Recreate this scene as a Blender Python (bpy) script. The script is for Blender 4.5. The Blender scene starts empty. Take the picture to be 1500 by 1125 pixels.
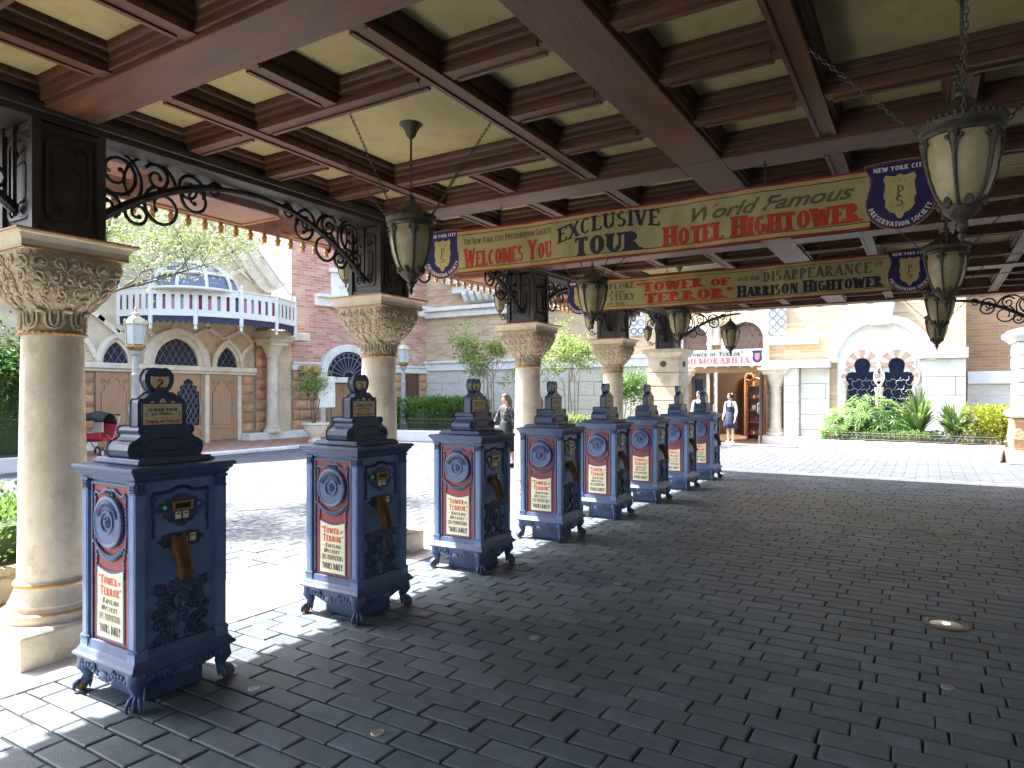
import bpy, math, random
from mathutils import Vector, Matrix, noise
RN = random.Random(11)
PI = math.pi
S = bpy.context.scene
COL = S.collection

# ------------------------------------------------------------------ camera
CZ = 1.55
YAW = math.atan(0.608)
SY, CY = math.sin(YAW), math.cos(YAW)
cam_d = bpy.data.cameras.new('camera'); cam = bpy.data.objects.new('camera', cam_d); COL.objects.link(cam)
cam.location = (0, 0, CZ); cam.rotation_euler = (PI/2, 0, YAW)
cam_d.sensor_width = 36; cam_d.lens = 24; cam_d.shift_y = 14.5/1500
cam_d.clip_start = .05; cam_d.clip_end = 1500
S.camera = cam

# ------------------------------------------------------------------ sky, sun, exposure
TS = Vector((-.71, -.11, 1.0)).normalized()            # towards the sun
w = bpy.data.worlds.new('World'); S.world = w; w.use_nodes = True
nt = w.node_tree; bg = nt.nodes['Background']
sk = nt.nodes.new('ShaderNodeTexSky'); sk.sky_type = 'NISHITA'; sk.sun_disc = False
sk.sun_elevation = math.asin(TS.z); sk.sun_rotation = math.atan2(TS.x, TS.y)
sk.air_density = 1.0; sk.dust_density = 2.5; sk.ozone_density = 1.0
nt.links.new(sk.outputs[0], bg.inputs[0]); bg.inputs[1].default_value = .15
sl = bpy.data.lights.new('sun', 'SUN'); sl.energy = 4.6; sl.angle = math.radians(.53); sl.color = (1, .95, .87)
so = bpy.data.objects.new('sun', sl); COL.objects.link(so); so.location = (-20, -5, 30)
so.rotation_euler = TS.to_track_quat('Z', 'Y').to_euler()
S.view_settings.view_transform = 'Standard'; S.view_settings.look = 'None'
S.view_settings.gamma = 1; S.view_settings.use_curve_mapping = False
S.view_settings.exposure = 2.65

# ------------------------------------------------------------------ pixel helpers (photo is 1500 x 1125)
def ray(px, py):
    a, b = (px-750)/1000, (577-py)/1000
    return Vector((-SY + a*CY, CY + a*SY, b))
def on_plane_y(px, Y): d = ray(px, 577); return d.x*Y/d.y            # X where the pixel column meets plane Y
def ground(px, py, z=0):
    d = ray(px, py); k = (z-CZ)/d.z; return Vector((d.x*k, d.y*k, z))
def at_depth(px, py, v): d = ray(px, py); return Vector((d.x*v, d.y*v, CZ+d.z*v))

# ------------------------------------------------------------------ materials
def lin(r, g, b):
    f = lambda c: (c/255/12.92) if c <= 10 else ((c/255+.055)/1.055)**2.4
    return (f(r), f(g), f(b), 1)
MT = {}
def mat(name, col, rough=.6, var=.25, scale=6, bump=.15, bscale=40, metal=0, dirt=None, dirt_amt=.5, dscale=2.5, stretch=None, spec=.5, tone=False, coord='Position', bdist=.01):
    m = bpy.data.materials.new(name); m.use_nodes = True; MT[name] = m
    n = m.node_tree.nodes; l = m.node_tree.links; p = n['Principled BSDF']
    p.inputs['Roughness'].default_value = rough; p.inputs['Metallic'].default_value = metal
    p.inputs['Specular IOR Level'].default_value = spec
    if coord == 'Position': co = n.new('ShaderNodeNewGeometry').outputs['Position']
    else: co = n.new('ShaderNodeTexCoord').outputs[coord]
    if stretch:
        mp = n.new('ShaderNodeMapping'); mp.inputs['Scale'].default_value = stretch
        l.new(co, mp.inputs[0]); co = mp.outputs[0]
    nz = n.new('ShaderNodeTexNoise'); nz.inputs['Scale'].default_value = scale; nz.inputs['Detail'].default_value = 7; nz.inputs['Roughness'].default_value = .62
    l.new(co, nz.inputs['Vector'])
    rp = n.new('ShaderNodeValToRGB'); c = col
    rp.color_ramp.elements[0].position = .3; rp.color_ramp.elements[1].position = .7
    rp.color_ramp.elements[0].color = tuple(x*(1-var) for x in c[:3]) + (1,)
    rp.color_ramp.elements[1].color = tuple(min(.95, x*(1+var)) for x in c[:3]) + (1,)
    l.new(nz.outputs[0], rp.inputs[0]); out = rp.outputs[0]
    if dirt:
        dz = n.new('ShaderNodeTexNoise'); dz.inputs['Scale'].default_value = dscale; dz.inputs['Detail'].default_value = 9; dz.inputs['Roughness'].default_value = .7
        l.new(co, dz.inputs['Vector'])
        dr = n.new('ShaderNodeMapRange'); dr.inputs[1].default_value = .5; dr.inputs[2].default_value = .72; dr.inputs[4].default_value = dirt_amt
        l.new(dz.outputs[0], dr.inputs[0])
        mx = n.new('ShaderNodeMix'); mx.data_type = 'RGBA'; mx.inputs[7].default_value = dirt
        l.new(dr.outputs[0], mx.inputs[0]); l.new(out, mx.inputs[6]); out = mx.outputs[2]
    if tone:
        at = n.new('ShaderNodeAttribute'); at.attribute_name = 'tone'
        hs = n.new('ShaderNodeHueSaturation'); l.new(at.outputs['Fac'], hs.inputs['Value']); l.new(out, hs.inputs['Color']); out = hs.outputs[0]
    l.new(out, p.inputs['Base Color'])
    rr = n.new('ShaderNodeMapRange'); rr.inputs[3].default_value = max(.05, rough-.12); rr.inputs[4].default_value = min(1, rough+.15)
    l.new(nz.outputs[0], rr.inputs[0]); l.new(rr.outputs[0], p.inputs['Roughness'])
    if bump:
        bz = n.new('ShaderNodeTexNoise'); bz.inputs['Scale'].default_value = bscale; bz.inputs['Detail'].default_value = 5; l.new(co, bz.inputs['Vector'])
        bp = n.new('ShaderNodeBump'); bp.inputs['Strength'].default_value = bump; bp.inputs['Distance'].default_value = bdist
        l.new(bz.outputs[0], bp.inputs['Height']); l.new(bp.outputs[0], p.inputs['Normal'])
    return m
def brick_mat(name, c1, c2, cm, bw, bh, var=.3):
    m = bpy.data.materials.new(name); m.use_nodes = True; MT[name] = m
    n = m.node_tree.nodes; l = m.node_tree.links; p = n['Principled BSDF']; p.inputs['Roughness'].default_value = .85
    tc = n.new('ShaderNodeTexCoord'); sx = n.new('ShaderNodeSeparateXYZ'); cx = n.new('ShaderNodeCombineXYZ')
    ad = n.new('ShaderNodeMath'); l.new(tc.outputs['Object'], sx.inputs[0]); l.new(sx.outputs[0], ad.inputs[0]); l.new(sx.outputs[1], ad.inputs[1])
    l.new(ad.outputs[0], cx.inputs[0]); l.new(sx.outputs[2], cx.inputs[1])
    b = n.new('ShaderNodeTexBrick'); l.new(cx.outputs[0], b.inputs['Vector'])
    b.inputs['Color1'].default_value = c1; b.inputs['Color2'].default_value = c2; b.inputs['Mortar'].default_value = cm
    b.inputs['Scale'].default_value = 1; b.inputs['Mortar Size'].default_value = .007; b.inputs['Brick Width'].default_value = bw; b.inputs['Row Height'].default_value = bh
    nz = n.new('ShaderNodeTexNoise'); nz.inputs['Scale'].default_value = 1.7; nz.inputs['Detail'].default_value = 8; l.new(tc.outputs['Object'], nz.inputs[0])
    mr = n.new('ShaderNodeMapRange'); mr.inputs[3].default_value = 1-var; mr.inputs[4].default_value = 1+var; l.new(nz.outputs[0], mr.inputs[0])
    hs = n.new('ShaderNodeHueSaturation'); l.new(b.outputs[0], hs.inputs['Color']); l.new(mr.outputs[0], hs.inputs['Value']); l.new(hs.outputs[0], p.inputs['Base Color'])
    bp = n.new('ShaderNodeBump'); bp.inputs['Strength'].default_value = .6; bp.inputs['Distance'].default_value = .01; bp.invert = True
    l.new(b.outputs['Fac'], bp.inputs['Height']); l.new(bp.outputs[0], p.inputs['Normal'])
    return m
def glow(name, col, st):
    m = bpy.data.materials.new(name); m.use_nodes = True; MT[name] = m
    p = m.node_tree.nodes['Principled BSDF']; p.inputs['Base Color'].default_value = col
    p.inputs['Emission Color'].default_value = col; p.inputs['Emission Strength'].default_value = st
    return m
def leaf_mat(name, c1, c2, trans=.35):
    m = bpy.data.materials.new(name); m.use_nodes = True; MT[name] = m
    n = m.node_tree.nodes; l = m.node_tree.links; p = n['Principled BSDF']; p.inputs['Roughness'].default_value = .5
    g = n.new('ShaderNodeNewGeometry'); rp = n.new('ShaderNodeValToRGB'); rp.color_ramp.elements[0].color = c1; rp.color_ramp.elements[1].color = c2
    l.new(g.outputs['Random Per Island'], rp.inputs[0]); l.new(rp.outputs[0], p.inputs['Base Color'])
    t = n.new('ShaderNodeBsdfTranslucent'); l.new(rp.outputs[0], t.inputs[0])
    mx = n.new('ShaderNodeMixShader'); mx.inputs[0].default_value = trans
    l.new(p.outputs[0], mx.inputs[1]); l.new(t.outputs[0], mx.inputs[2]); l.new(mx.outputs[0], n['Material Output'].inputs[0])
    return m

mat('wood', (.078, .030, .0105, 1), .55, .45, 3, .35, 30, stretch=(1, 1, 3), dirt=(.05, .022, .016, 1), dirt_amt=.6)
mat('wood_x', (.108, .043, .018, 1), .5, .45, 3, .35, 25, stretch=(.6, 5, 5), dirt=(.05, .022, .015, 1), dirt_amt=.7)
mat('wood_y', (.108, .043, .018, 1), .5, .45, 3, .35, 25, stretch=(5, .6, 5), dirt=(.05, .022, .015, 1), dirt_amt=.7)
mat('cream_panel', (.41, .345, .165, 1), .75, .25, 2.2, .12, 14, dirt=(.25, .195, .075, 1), dirt_amt=.9, dscale=2.2)
mat('dark_wood', (.046, .037, .031, 1), .5, .4, 5, .3, 35)
mat('iron', (.030, .027, .025, 1), .45, .35, 20, .25, 60, metal=.3, dirt=(.09, .06, .04, 1), dirt_amt=.4, dscale=9)
mat('bronze', (.085, .075, .055, 1), .45, .4, 22, .5, 70, metal=.35, dirt=(.13, .14, .10, 1), dirt_amt=.5, dscale=10)
mat('stone', (.58, .50, .375, 1), .75, .2, 4, .25, 60, dirt=(.27, .20, .12, 1), dirt_amt=.85, dscale=3.2)
mat('stone_pale', (.62, .57, .48, 1), .8, .15, 3, .25, 50, dirt=(.42, .37, .29, 1), dirt_amt=.6, dscale=1.6)
mat('carved', (.46, .38, .26, 1), .75, .25, 9, .8, 38, dirt=(.19, .13, .07, 1), dirt_amt=.75, dscale=9, bdist=.02)
mat('gold', (.40, .20, .055, 1), .5, .3, 20, .2, 60)
mat('eave_pink', (.34, .19, .145, 1), .7, .2, 3, .15, 30)
mat('granite', (.104, .131, .152, 1), .55, .24, 9, .5, 110, spec=.3, dirt=(.047, .058, .066, 1), dirt_amt=.8, dscale=.7, tone=True, bdist=.006)
mat('joint', (.022, .022, .022, 1), .9, .3, 20, .4, 80)
mat('strip', (.60, .57, .52, 1), .8, .12, 3, .2, 60, dirt=(.42, .4, .36, 1))
mat('blue', (.118, .192, .365, 1), .48, .16, 6, .18, 70, dirt=(.075, .12, .22, 1), dirt_amt=.5, dscale=7)
mat('navy', (.034, .053, .112, 1), .42, .25, 8, .2, 60, dirt=(.05, .07, .11, 1), dirt_amt=.35, dscale=8)
mat('mid_blue', (.062, .105, .215, 1), .48, .2, 8, .25, 70)
mat('slate_blue', (.046, .078, .168, 1), .48, .25, 9, .25, 70)
mat('red', (.24, .028, .030, 1), .5, .16, 7, .15, 60, dirt=(.16, .03, .03, 1), dirt_amt=.5)
mat('poster', (.78, .71, .50, 1), .7, .07, 9, .05, 50)
mat('plate_cream', (.78, .70, .44, 1), .6, .1, 9, .05, 50)
mat('ink_red', (.50, .035, .02, 1), .6, .08, 9, 0)
mat('ink_orange', (.60, .085, .03, 1), .6, .08, 9, 0)
mat('ink_black', (.018, .015, .022, 1), .6, .1, 9, 0)
mat('ink_olive', (.13, .115, .055, 1), .6, .1, 9, 0)
mat('ink_faint', (.42, .36, .18, 1), .7, .1, 9, 0)
mat('banner', (.44, .375, .175, 1), .85, .10, 3, .12, 10, dirt=(.5, .42, .2, 1), dirt_amt=.5, bdist=.03)
mat('banner_gold', (.52, .38, .13, 1), .85, .1, 5, 0)
mat('banner_red', (.32, .02, .035, 1), .85, .1, 5, 0)
mat('shield_blue', (.026, .018, .115, 1), .7, .15, 8, 0)
mat('shield_gold', (.58, .46, .18, 1), .7, .2, 14, .3, 30)
mat('white_ink', (.75, .73, .66, 1), .6, .05, 9, 0)
mat('brass', (.42, .27, .08, 1), .35, .2, 20, .1, 50, metal=.7)
mat('rust_wood', (.19, .085, .028, 1), .5, .45, 12, .4, 50, dirt=(.05, .025, .014, 1), dirt_amt=.9, dscale=16)
mat('black', (.008, .008, .01, 1), .4, .1, 9, 0)
mat('globe', (.42, .36, .19, 1), .25, .15, 8, .1, 20, dirt=(.34, .28, .14, 1), dirt_amt=.6, dscale=9)
mat('steel', (.42, .40, .36, 1), .4, .2, 20, .2, 60, metal=.6)
glow('lamp_green', (.01, .22, .07, 1), .12); glow('lamp_blue', (.03, .04, .32, 1), .10)

# ------------------------------------------------------------------ mesh builder
class MB:
    def __init__(s): s.v = []; s.f = []; s.t = []
    def add(s, vs, fs):
        n = len(s.v); s.v.extend(tuple(v) for v in vs); s.f.extend(tuple(i+n for i in f) for f in fs); return s
    def box(s, x0, x1, y0, y1, z0, z1):
        return s.add([(x0,y0,z0),(x1,y0,z0),(x1,y1,z0),(x0,y1,z0),(x0,y0,z1),(x1,y0,z1),(x1,y1,z1),(x0,y1,z1)],
                     [(0,3,2,1),(4,5,6,7),(0,1,5,4),(1,2,6,5),(2,3,7,6),(3,0,4,7)])
    def prism(s, poly, a, b, ax='y'):
        if ax == 'y': P = lambda p, d: (p[0], d, p[1])
        elif ax == 'x': P = lambda p, d: (d, p[0], p[1])
        else: P = lambda p, d: (p[0], p[1], d)
        n = len(poly)
        return s.add([P(p, a) for p in poly]+[P(p, b) for p in poly],
                     [tuple(range(n)), tuple(range(2*n-1, n-1, -1))]+[(i, (i+1) % n, n+(i+1) % n, n+i) for i in range(n)])
    def frame(s, outer, inner, a, b, ax='y'):                       # ring between two outlines of equal length
        if ax == 'y': P = lambda p, d: (p[0], d, p[1])
        elif ax == 'x': P = lambda p, d: (d, p[0], p[1])
        else: P = lambda p, d: (p[0], p[1], d)
        n = len(outer); vs = [P(p, d) for d in (a, b) for q in (outer, inner) for p in q]; fs = []
        for i in range(n):
            j = (i+1) % n
            fs += [(i, j, n+j, n+i), (2*n+i, 3*n+i, 3*n+j, 2*n+j), (i, 2*n+i, 2*n+j, j), (n+i, n+j, 3*n+j, 3*n+i)]
        return s.add(vs, fs)
    def band(s, outer, inner, a, b, ax='y'):                        # the same, but open at both ends
        if ax == 'y': P = lambda p, d: (p[0], d, p[1])
        elif ax == 'x': P = lambda p, d: (d, p[0], p[1])
        else: P = lambda p, d: (p[0], p[1], d)
        n = len(outer); vs = [P(p, d) for d in (a, b) for q in (outer, inner) for p in q]; fs = [(0, n, 3*n, 2*n), (n-1, 3*n-1, 4*n-1, 2*n-1)]
        for i in range(n-1):
            j = i+1
            fs += [(i, j, n+j, n+i), (2*n+i, 3*n+i, 3*n+j, 2*n+j), (i, 2*n+i, 2*n+j, j), (n+i, n+j, 3*n+j, 3*n+i)]
        return s.add(vs, fs)
    def lathe(s, prof, n=24, c=(0, 0, 0), ax='z', a0=0):
        vs = []; fs = []
        for r, z in prof:
            for i in range(n):
                a = a0+2*PI*i/n; p = (r*math.cos(a), r*math.sin(a), z)
                if ax == 'y': p = (p[0], -p[2], p[1])              # axis points to -y
                elif ax == 'x': p = (p[2], p[0], p[1])             # axis points to +x
                vs.append((p[0]+c[0], p[1]+c[1], p[2]+c[2]))
        m = len(prof)
        for k in range(m-1):
            for i in range(n):
                j = (i+1) % n; fs.append((k*n+i, k*n+j, (k+1)*n+j, (k+1)*n+i))
        fs.append(tuple(range(n-1, -1, -1))); fs.append(tuple((m-1)*n+i for i in range(n)))
        return s.add(vs, fs)
    def sq(s, prof, c=(0, 0), k=1, cap=True):                                 # stacked squares (half, z)
        vs = []; fs = []
        for h, z in prof: vs += [(c[0]-h, c[1]-h*k, z), (c[0]+h, c[1]-h*k, z), (c[0]+h, c[1]+h*k, z), (c[0]-h, c[1]+h*k, z)]
        m = len(prof)
        for q in range(m-1):
            for i in range(4):
                j = (i+1) % 4; fs.append((q*4+i, q*4+j, q*4+4+j, q*4+4+i))
        if cap: fs += [(3, 2, 1, 0), tuple(m*4-4+i for i in range(4))]
        return s.add(vs, fs)
    def tube(s, pts, r, n=6, closed=False):
        pts = [Vector(p) for p in pts]; m = len(pts); vs = []; fs = []
        up = None
        for i, p in enumerate(pts):
            if closed: d = pts[(i+1) % m]-pts[i-1]
            else: d = pts[min(i+1, m-1)]-pts[max(i-1, 0)]
            if d.length < 1e-9: d = Vector((0, 0, 1))
            d.normalize()
            if up is None:
                up = Vector((0, 0, 1)) if abs(d.z) < .9 else Vector((1, 0, 0))
            a = d.cross(up)
            if a.length < 1e-6: a = d.orthogonal()
            a.normalize(); b = a.cross(d); up = b
            rr = r[i] if isinstance(r, (list, tuple)) else r
            for k in range(n):
                t = 2*PI*k/n; vs.append(p+a*rr*math.cos(t)+b*rr*math.sin(t))
        for i in range(m if closed else m-1):
            for k in range(n):
                j = (i+1) % m; q = (k+1) % n; fs.append((i*n+k, i*n+q, j*n+q, j*n+k))
        if not closed: fs += [tuple(range(n-1, -1, -1)), tuple((m-1)*n+k for k in range(n))]
        return s.add(vs, fs)
    def ell(s, c, r, nu=10, nv=6, M=None):
        vs = []; fs = []
        for j in range(1, nv):
            t = PI*j/nv
            for i in range(nu):
                a = 2*PI*i/nu; vs.append(Vector((r[0]*math.sin(t)*math.cos(a), r[1]*math.sin(t)*math.sin(a), r[2]*math.cos(t))))
        vs += [Vector((0, 0, r[2])), Vector((0, 0, -r[2]))]; T = len(vs)-2
        for j in range(nv-2):
            for i in range(nu):
                k = (i+1) % nu; fs.append((j*nu+i, (j+1)*nu+i, (j+1)*nu+k, j*nu+k))
        for i in range(nu):
            k = (i+1) % nu; fs += [(T, i, k), (T+1, (nv-2)*nu+k, (nv-2)*nu+i)]
        c = Vector(c)
        return s.add([(M @ v if M else v)+c for v in vs], fs)
    def mesh(s, name, smooth=None):
        me = bpy.data.meshes.new(name); me.from_pydata(s.v, [], s.f); me.validate(); me.update()
        if smooth is not None:
            me.shade_smooth(); me.set_sharp_from_angle(angle=math.radians(smooth))
        if s.t:
            at = me.attributes.new('tone', 'FLOAT', 'FACE'); at.data.foreach_set('value', s.t)
        return me
    def obj(s, name, m, parent=None, bev=0, smooth=None, loc=None):
        return place(s.mesh(name, smooth), name, m, parent, bev, loc)
def place(me, name, m, parent=None, bev=0, loc=None, rz=0):
    if m is not None and not me.materials: me.materials.append(MT[m] if isinstance(m, str) else m)
    o = bpy.data.objects.new(name, me); COL.objects.link(o); o.parent = parent
    if loc is not None: o.location = loc
    if rz: o.rotation_euler.z = rz
    if bev:
        b = o.modifiers.new('bevel', 'BEVEL'); b.width = bev; b.segments = 2; b.limit_method = 'ANGLE'; b.angle_limit = math.radians(40)
    return o
def tag(o, label, cat, group=None):
    o['label'] = label; o['category'] = cat
    if group: o['group'] = group
    return o
def thing(name, label, cat, loc=(0, 0, 0), rz=0, group=None):
    o = bpy.data.objects.new(name, None); COL.objects.link(o); o.empty_display_size = .1
    o.location = loc; o.rotation_euler = (0, 0, rz); return tag(o, label, cat, group)
def struct(o): o['kind'] = 'structure'; return o
def kids(o): return [c for c in COL.objects if c.parent == o]
def copy_tree(o, parent=None):
    tree = {}
    for c in COL.objects:
        if c.parent: tree.setdefault(c.parent, []).append(c)
    def rec(a, par):
        b = a.copy(); COL.objects.link(b); b.parent = par
        for c in tree.get(a, []): rec(c, b)
        return b
    return rec(o, parent)
def spiral(c, r0, r1, a0, turns, n=22):                     # 2D spiral points
    return [(c[0]+(r0+(r1-r0)*i/n)*math.cos(a0+turns*2*PI*i/n), c[1]+(r0+(r1-r0)*i/n)*math.sin(a0+turns*2*PI*i/n)) for i in range(n+1)]

# ------------------------------------------------------------------ lettering: a slab-serif display alphabet drawn stroke by stroke
GL = {'A': (.74, 'd .1 0 .37 1;D .37 1 .64 0;H .2 .52 .3;s .1 0;S .64 0'), 'B': (.66, 'V .16;A .18 .74 .38 .26 -90 90;A .18 .27 .43 .27 -90 90'),
'C': (.68, 'A .37 .5 .35 .5 48 312'), 'D': (.72, 'V .16;A .18 .5 .49 .5 -90 90'), 'E': (.64, 'V .16;H .16 .58 1;H .16 .48 .52;H .16 .6 0;k .57 1;k .59 0'),
'F': (.6, 'V .16;H .16 .58 1;H .16 .48 .5;k .57 1'), 'G': (.72, 'A .37 .5 .35 .5 45 318;H .4 .7 .46;v .6 .08 .46'), 'H': (.76, 'V .16;V .6;H .16 .6 .5'),
'I': (.32, 'V .16'), 'J': (.5, 'v .34 .2 1;A .22 .22 .22 .22 180 360;S .34 1'), 'K': (.74, 'V .16;d .2 .42 .6 1;D .3 .5 .62 0;S .62 0;s .6 1'),
'L': (.6, 'V .16;H .16 .57 0;k .56 0'), 'M': (.9, 'v .12 0 1;V .76;D .14 1 .44 .1;d .44 .1 .74 1;S .12 0;s .12 1'), 'N': (.78, 'w .13 0 1;D .16 1 .62 0;w .65 0 1;s .13 0;s .65 1'),
'O': (.74, 'A .37 .5 .36 .5 0 360'), 'P': (.64, 'V .16;A .18 .7 .42 .3 -90 90'), 'Q': (.74, 'A .37 .5 .36 .5 0 360;D .4 .2 .64 -.1'),
'R': (.72, 'V .16;A .18 .72 .4 .28 -90 90;D .3 .46 .6 0;S .62 0'), 'S': (.6, 'A .3 .73 .26 .27 30 270;A .3 .27 .28 .27 -150 90'),
'T': (.68, 'V .34;H .04 .64 1;k .07 1;k .61 1'), 'U': (.74, 'v .16 .3 1;w .61 .3 1;A .37 .32 .3 .32 180 360;S .16 1;s .61 1'), 'V': (.72, 'D .1 1 .36 0;d .36 0 .62 1;S .1 1;s .62 1'),
'W': (1.0, 'D .1 1 .3 0;d .3 0 .5 .9;D .5 .9 .7 0;d .7 0 .9 1;S .1 1;s .9 1'), 'X': (.72, 'D .1 1 .62 0;d .1 0 .62 1;S .1 1;S .62 0;s .1 0;s .62 1'),
'Y': (.72, 'D .1 1 .36 .48;d .36 .48 .62 1;v .36 0 .5;S .1 1;s .62 1;S .36 0'), 'Z': (.62, 'H .06 .56 1;H .06 .58 0;D .48 1 .12 0'),
'2': (.62, 'A .31 .7 .25 .3 -20 180;D .48 .62 .12 .06;H .08 .56 .03'), '3': (.6, 'A .27 .74 .26 .26 -90 150;A .27 .27 .29 .27 -160 90'), '4': (.66, 'v .44 0 1;d .42 1 .1 .34;H .06 .62 .3;S .44 0'),
'5': (.6, 'w .14 .5 1;H .1 .52 .97;A .27 .31 .28 .31 -150 110'), '6': (.62, 'A .31 .3 .27 .3 0 360;A .36 .5 .32 .5 100 200'), '7': (.6, 'H .06 .56 .97;D .5 1 .24 0'),
'8': (.62, 'A .31 .75 .24 .25 0 360;A .31 .27 .28 .27 0 360'), '9': (.62, 'A .31 .68 .27 .32 0 360;A .26 .5 .32 .5 -80 10'),
'?': (.5, 'A .25 .74 .22 .26 -80 180;w .27 .25 .52;q .27 .02'), '"': (.36, 'd .08 .7 .13 1;d .22 .7 .27 1'), '.': (.2, 'q .1 .04'), '-': (.4, 'H .05 .35 .45'), ' ': (.3, '')}
def glyph(ch, T, t, sf):
    W, spec = GL.get(ch, GL[' ']); out = []
    yy = lambda y: t/2 if y <= .001 else (1-t/2 if y >= .999 else y)
    bar = lambda x0, x1, y: out.append([(x0, yy(y)-t/2), (x1, yy(y)-t/2), (x1, yy(y)+t/2), (x0, yy(y)+t/2)])
    for tok in [q for q in spec.split(';') if q]:
        k = tok.split(); c = k[0]; a = [float(x) for x in k[1:]]
        if c in 'Vvw':
            x = a[0]; y0, y1 = (0, 1) if c == 'V' else a[1:]; h = (t if c == 'w' else T)/2
            out.append([(x-h, y0), (x+h, y0), (x+h, y1), (x-h, y1)])
            if c == 'V' and sf: bar(x-h-sf, x+h+sf, 0); bar(x-h-sf, x+h+sf, 1)
        elif c in 'Dd':
            h = (T*.56 if c == 'D' else t*.7); x0, y0, x1, y1 = a
            out.append([(x0-h, y0), (x0+h, y0), (x1+h, y1), (x1-h, y1)])
        elif c == 'H': bar(*a)
        elif c in 'sS':
            if sf: h = (T if c == 'S' else t)/2+sf; bar(a[0]-h, a[0]+h, a[1])
        elif c == 'k':
            if sf:
                y0, y1 = (0, .24) if a[1] < .5 else (.76, 1); out.append([(a[0]-t*.5, y0), (a[0]+t*.5, y0), (a[0]+t*.5, y1), (a[0]-t*.5, y1)])
        elif c == 'q': h = T*.5; out.append([(a[0]-h, a[1]-.02), (a[0]+h, a[1]-.02), (a[0]+h, a[1]+T*.8), (a[0]-h, a[1]+T*.8)])
        elif c == 'A':
            cx, cy, rx, ry, a0, a1 = a; n = max(6, int(abs(a1-a0)/20)); tw = min(T, rx*.8); th = min(t, ry*.7)
            P = [math.radians(a0+(a1-a0)*i/n) for i in range(n+1)]
            for p, q in zip(P, P[1:]):
                out.append([(cx+rx*math.cos(p), cy+ry*math.sin(p)), (cx+rx*math.cos(q), cy+ry*math.sin(q)),
                            (cx+(rx-tw)*math.cos(q), cy+(ry-th)*math.sin(q)), (cx+(rx-tw)*math.cos(p), cy+(ry-th)*math.sin(p))])
    return W, out
def text_polys(txt, T=.22, t=.1, sf=.06, small=.8, gap=.06, shear=0):
    x = 0; out = []
    for ch in txt:
        k = small if ch.islower() else 1
        W, ps = glyph(ch.upper(), T/(k**.5), t/(k**.5), sf)
        for p in ps: out.append([(x+(u+shear*v)*k, v*k) for u, v in p])
        x += (W+gap)*k
    return out, x-gap
def text(name, txt, m, parent, fn, x0, x1, y0, h, T=.22, t=.1, sf=.06, small=.8, gap=.06, shear=0, rise=0, sag=0):
    """print a line between x0 and x1, baseline y0, height h; fn maps (x, y, lift) to a local point"""
    ps, W = text_polys(txt, T, t, sf, small, gap, shear); b = MB()
    for i, p in enumerate(ps):
        q = []
        for u, v in p:
            k = u/W; q.append(fn(x0+(x1-x0)*k, y0+h*v+rise*k+sag*(4*k*(1-k)), .0004*(i % 5)+.001))
        b.add(q, [tuple(range(len(q)))])
    return b.obj(name, m, parent)
def plain_text(name, txt, m, parent, fn, x0, x1, y0, h, shear=0, bold=0, rise=0):
    cu = bpy.data.curves.new('t', 'FONT'); cu.body = txt; cu.size = 1; cu.shear = shear; cu.offset = bold; cu.resolution_u = 3
    o = bpy.data.objects.new('t', cu); COL.objects.link(o)
    me = bpy.data.meshes.new_from_object(o.evaluated_get(bpy.context.evaluated_depsgraph_get()))
    bpy.data.objects.remove(o); bpy.data.curves.remove(cu)
    xs = [v.co.x for v in me.vertices]; a, c = min(xs), max(xs)
    for v in me.vertices:
        k = (v.co.x-a)/(c-a); v.co = fn(x0+(x1-x0)*k, y0+v.co.y*h/.73+rise*k, .001)
    me.materials.clear()
    return place(me, name, m, parent)
def arc_text(name, txt, m, parent, fn, cx, cy, r, a0, a1, h, inside=False, **kw):
    ps, W = text_polys(txt, **kw); b = MB()
    for i, p in enumerate(ps):
        q = []
        for u, v in p:
            a = math.radians(a0+(a1-a0)*u/W); rr = (r-h*v) if inside else (r+h*v)
            q.append(fn(cx+rr*math.cos(a), cy+rr*math.sin(a), .0004*(i % 5)+.001))
        b.add(q, [tuple(range(len(q)))])
    return b.obj(name, m, parent)
# ================================================================== ground
g = MB(); g.add([(-300, -300, -.03), (300, -300, -.03), (300, 300, -.03), (-300, 300, -.03)], [(0, 1, 2, 3)])
mat('paving_far', (.07, .078, .088, 1), .8, .15, .6, .2, 30)
struct(g.obj('ground', 'paving_far'))
drive = struct(MB().box(-4.02, 4.4, -8, 13.97, -.025, -.011).obj('covered_drive', 'joint'))
mat('joint_pale', (.026, .026, .028, 1), .9, .3, 20, .4, 80)
plaza = struct(MB().box(-15.6, -4.98, -8, 21.2, -.025, -.011).box(-4.98, 7, 14.46, 21.2, -.025, -.011).obj('plaza_paving', 'joint_pale'))
mat('granite_plaza', (.068, .078, .092, 1), .7, .2, 8, .4, 90, dirt=(.050, .057, .067, 1), dirt_amt=.6, dscale=.8, tone=True, bdist=.005)
PW, PH, GP = .296, .143, .0052
def paver_geo(b, x0, x1, y0, y1, z, rng, e=.007):
    j = lambda: rng.uniform(-.0045, .0045); k = lambda: rng.uniform(-.002, .002)
    o = [(x0+j(), y0+j()), (x1+j(), y0+j()), (x1+j(), y1+j()), (x0+j(), y1+j())]
    tl = [z+k() for _ in range(4)]
    ins = [(1, 1), (-1, 1), (-1, -1), (1, -1)]
    vs = [(p[0], p[1], -.012) for p in o]+[(p[0], p[1], t-.004) for p, t in zip(o, tl)]+[(p[0]+a*e, p[1]+c*e, t) for p, t, (a, c) in zip(o, tl, ins)]
    fs = [(8, 9, 10, 11)]
    for i in range(4):
        q = (i+1) % 4; fs += [(i, q, 4+q, 4+i), (4+i, 4+q, 8+q, 8+i)]
    b.add(vs, fs)
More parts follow.
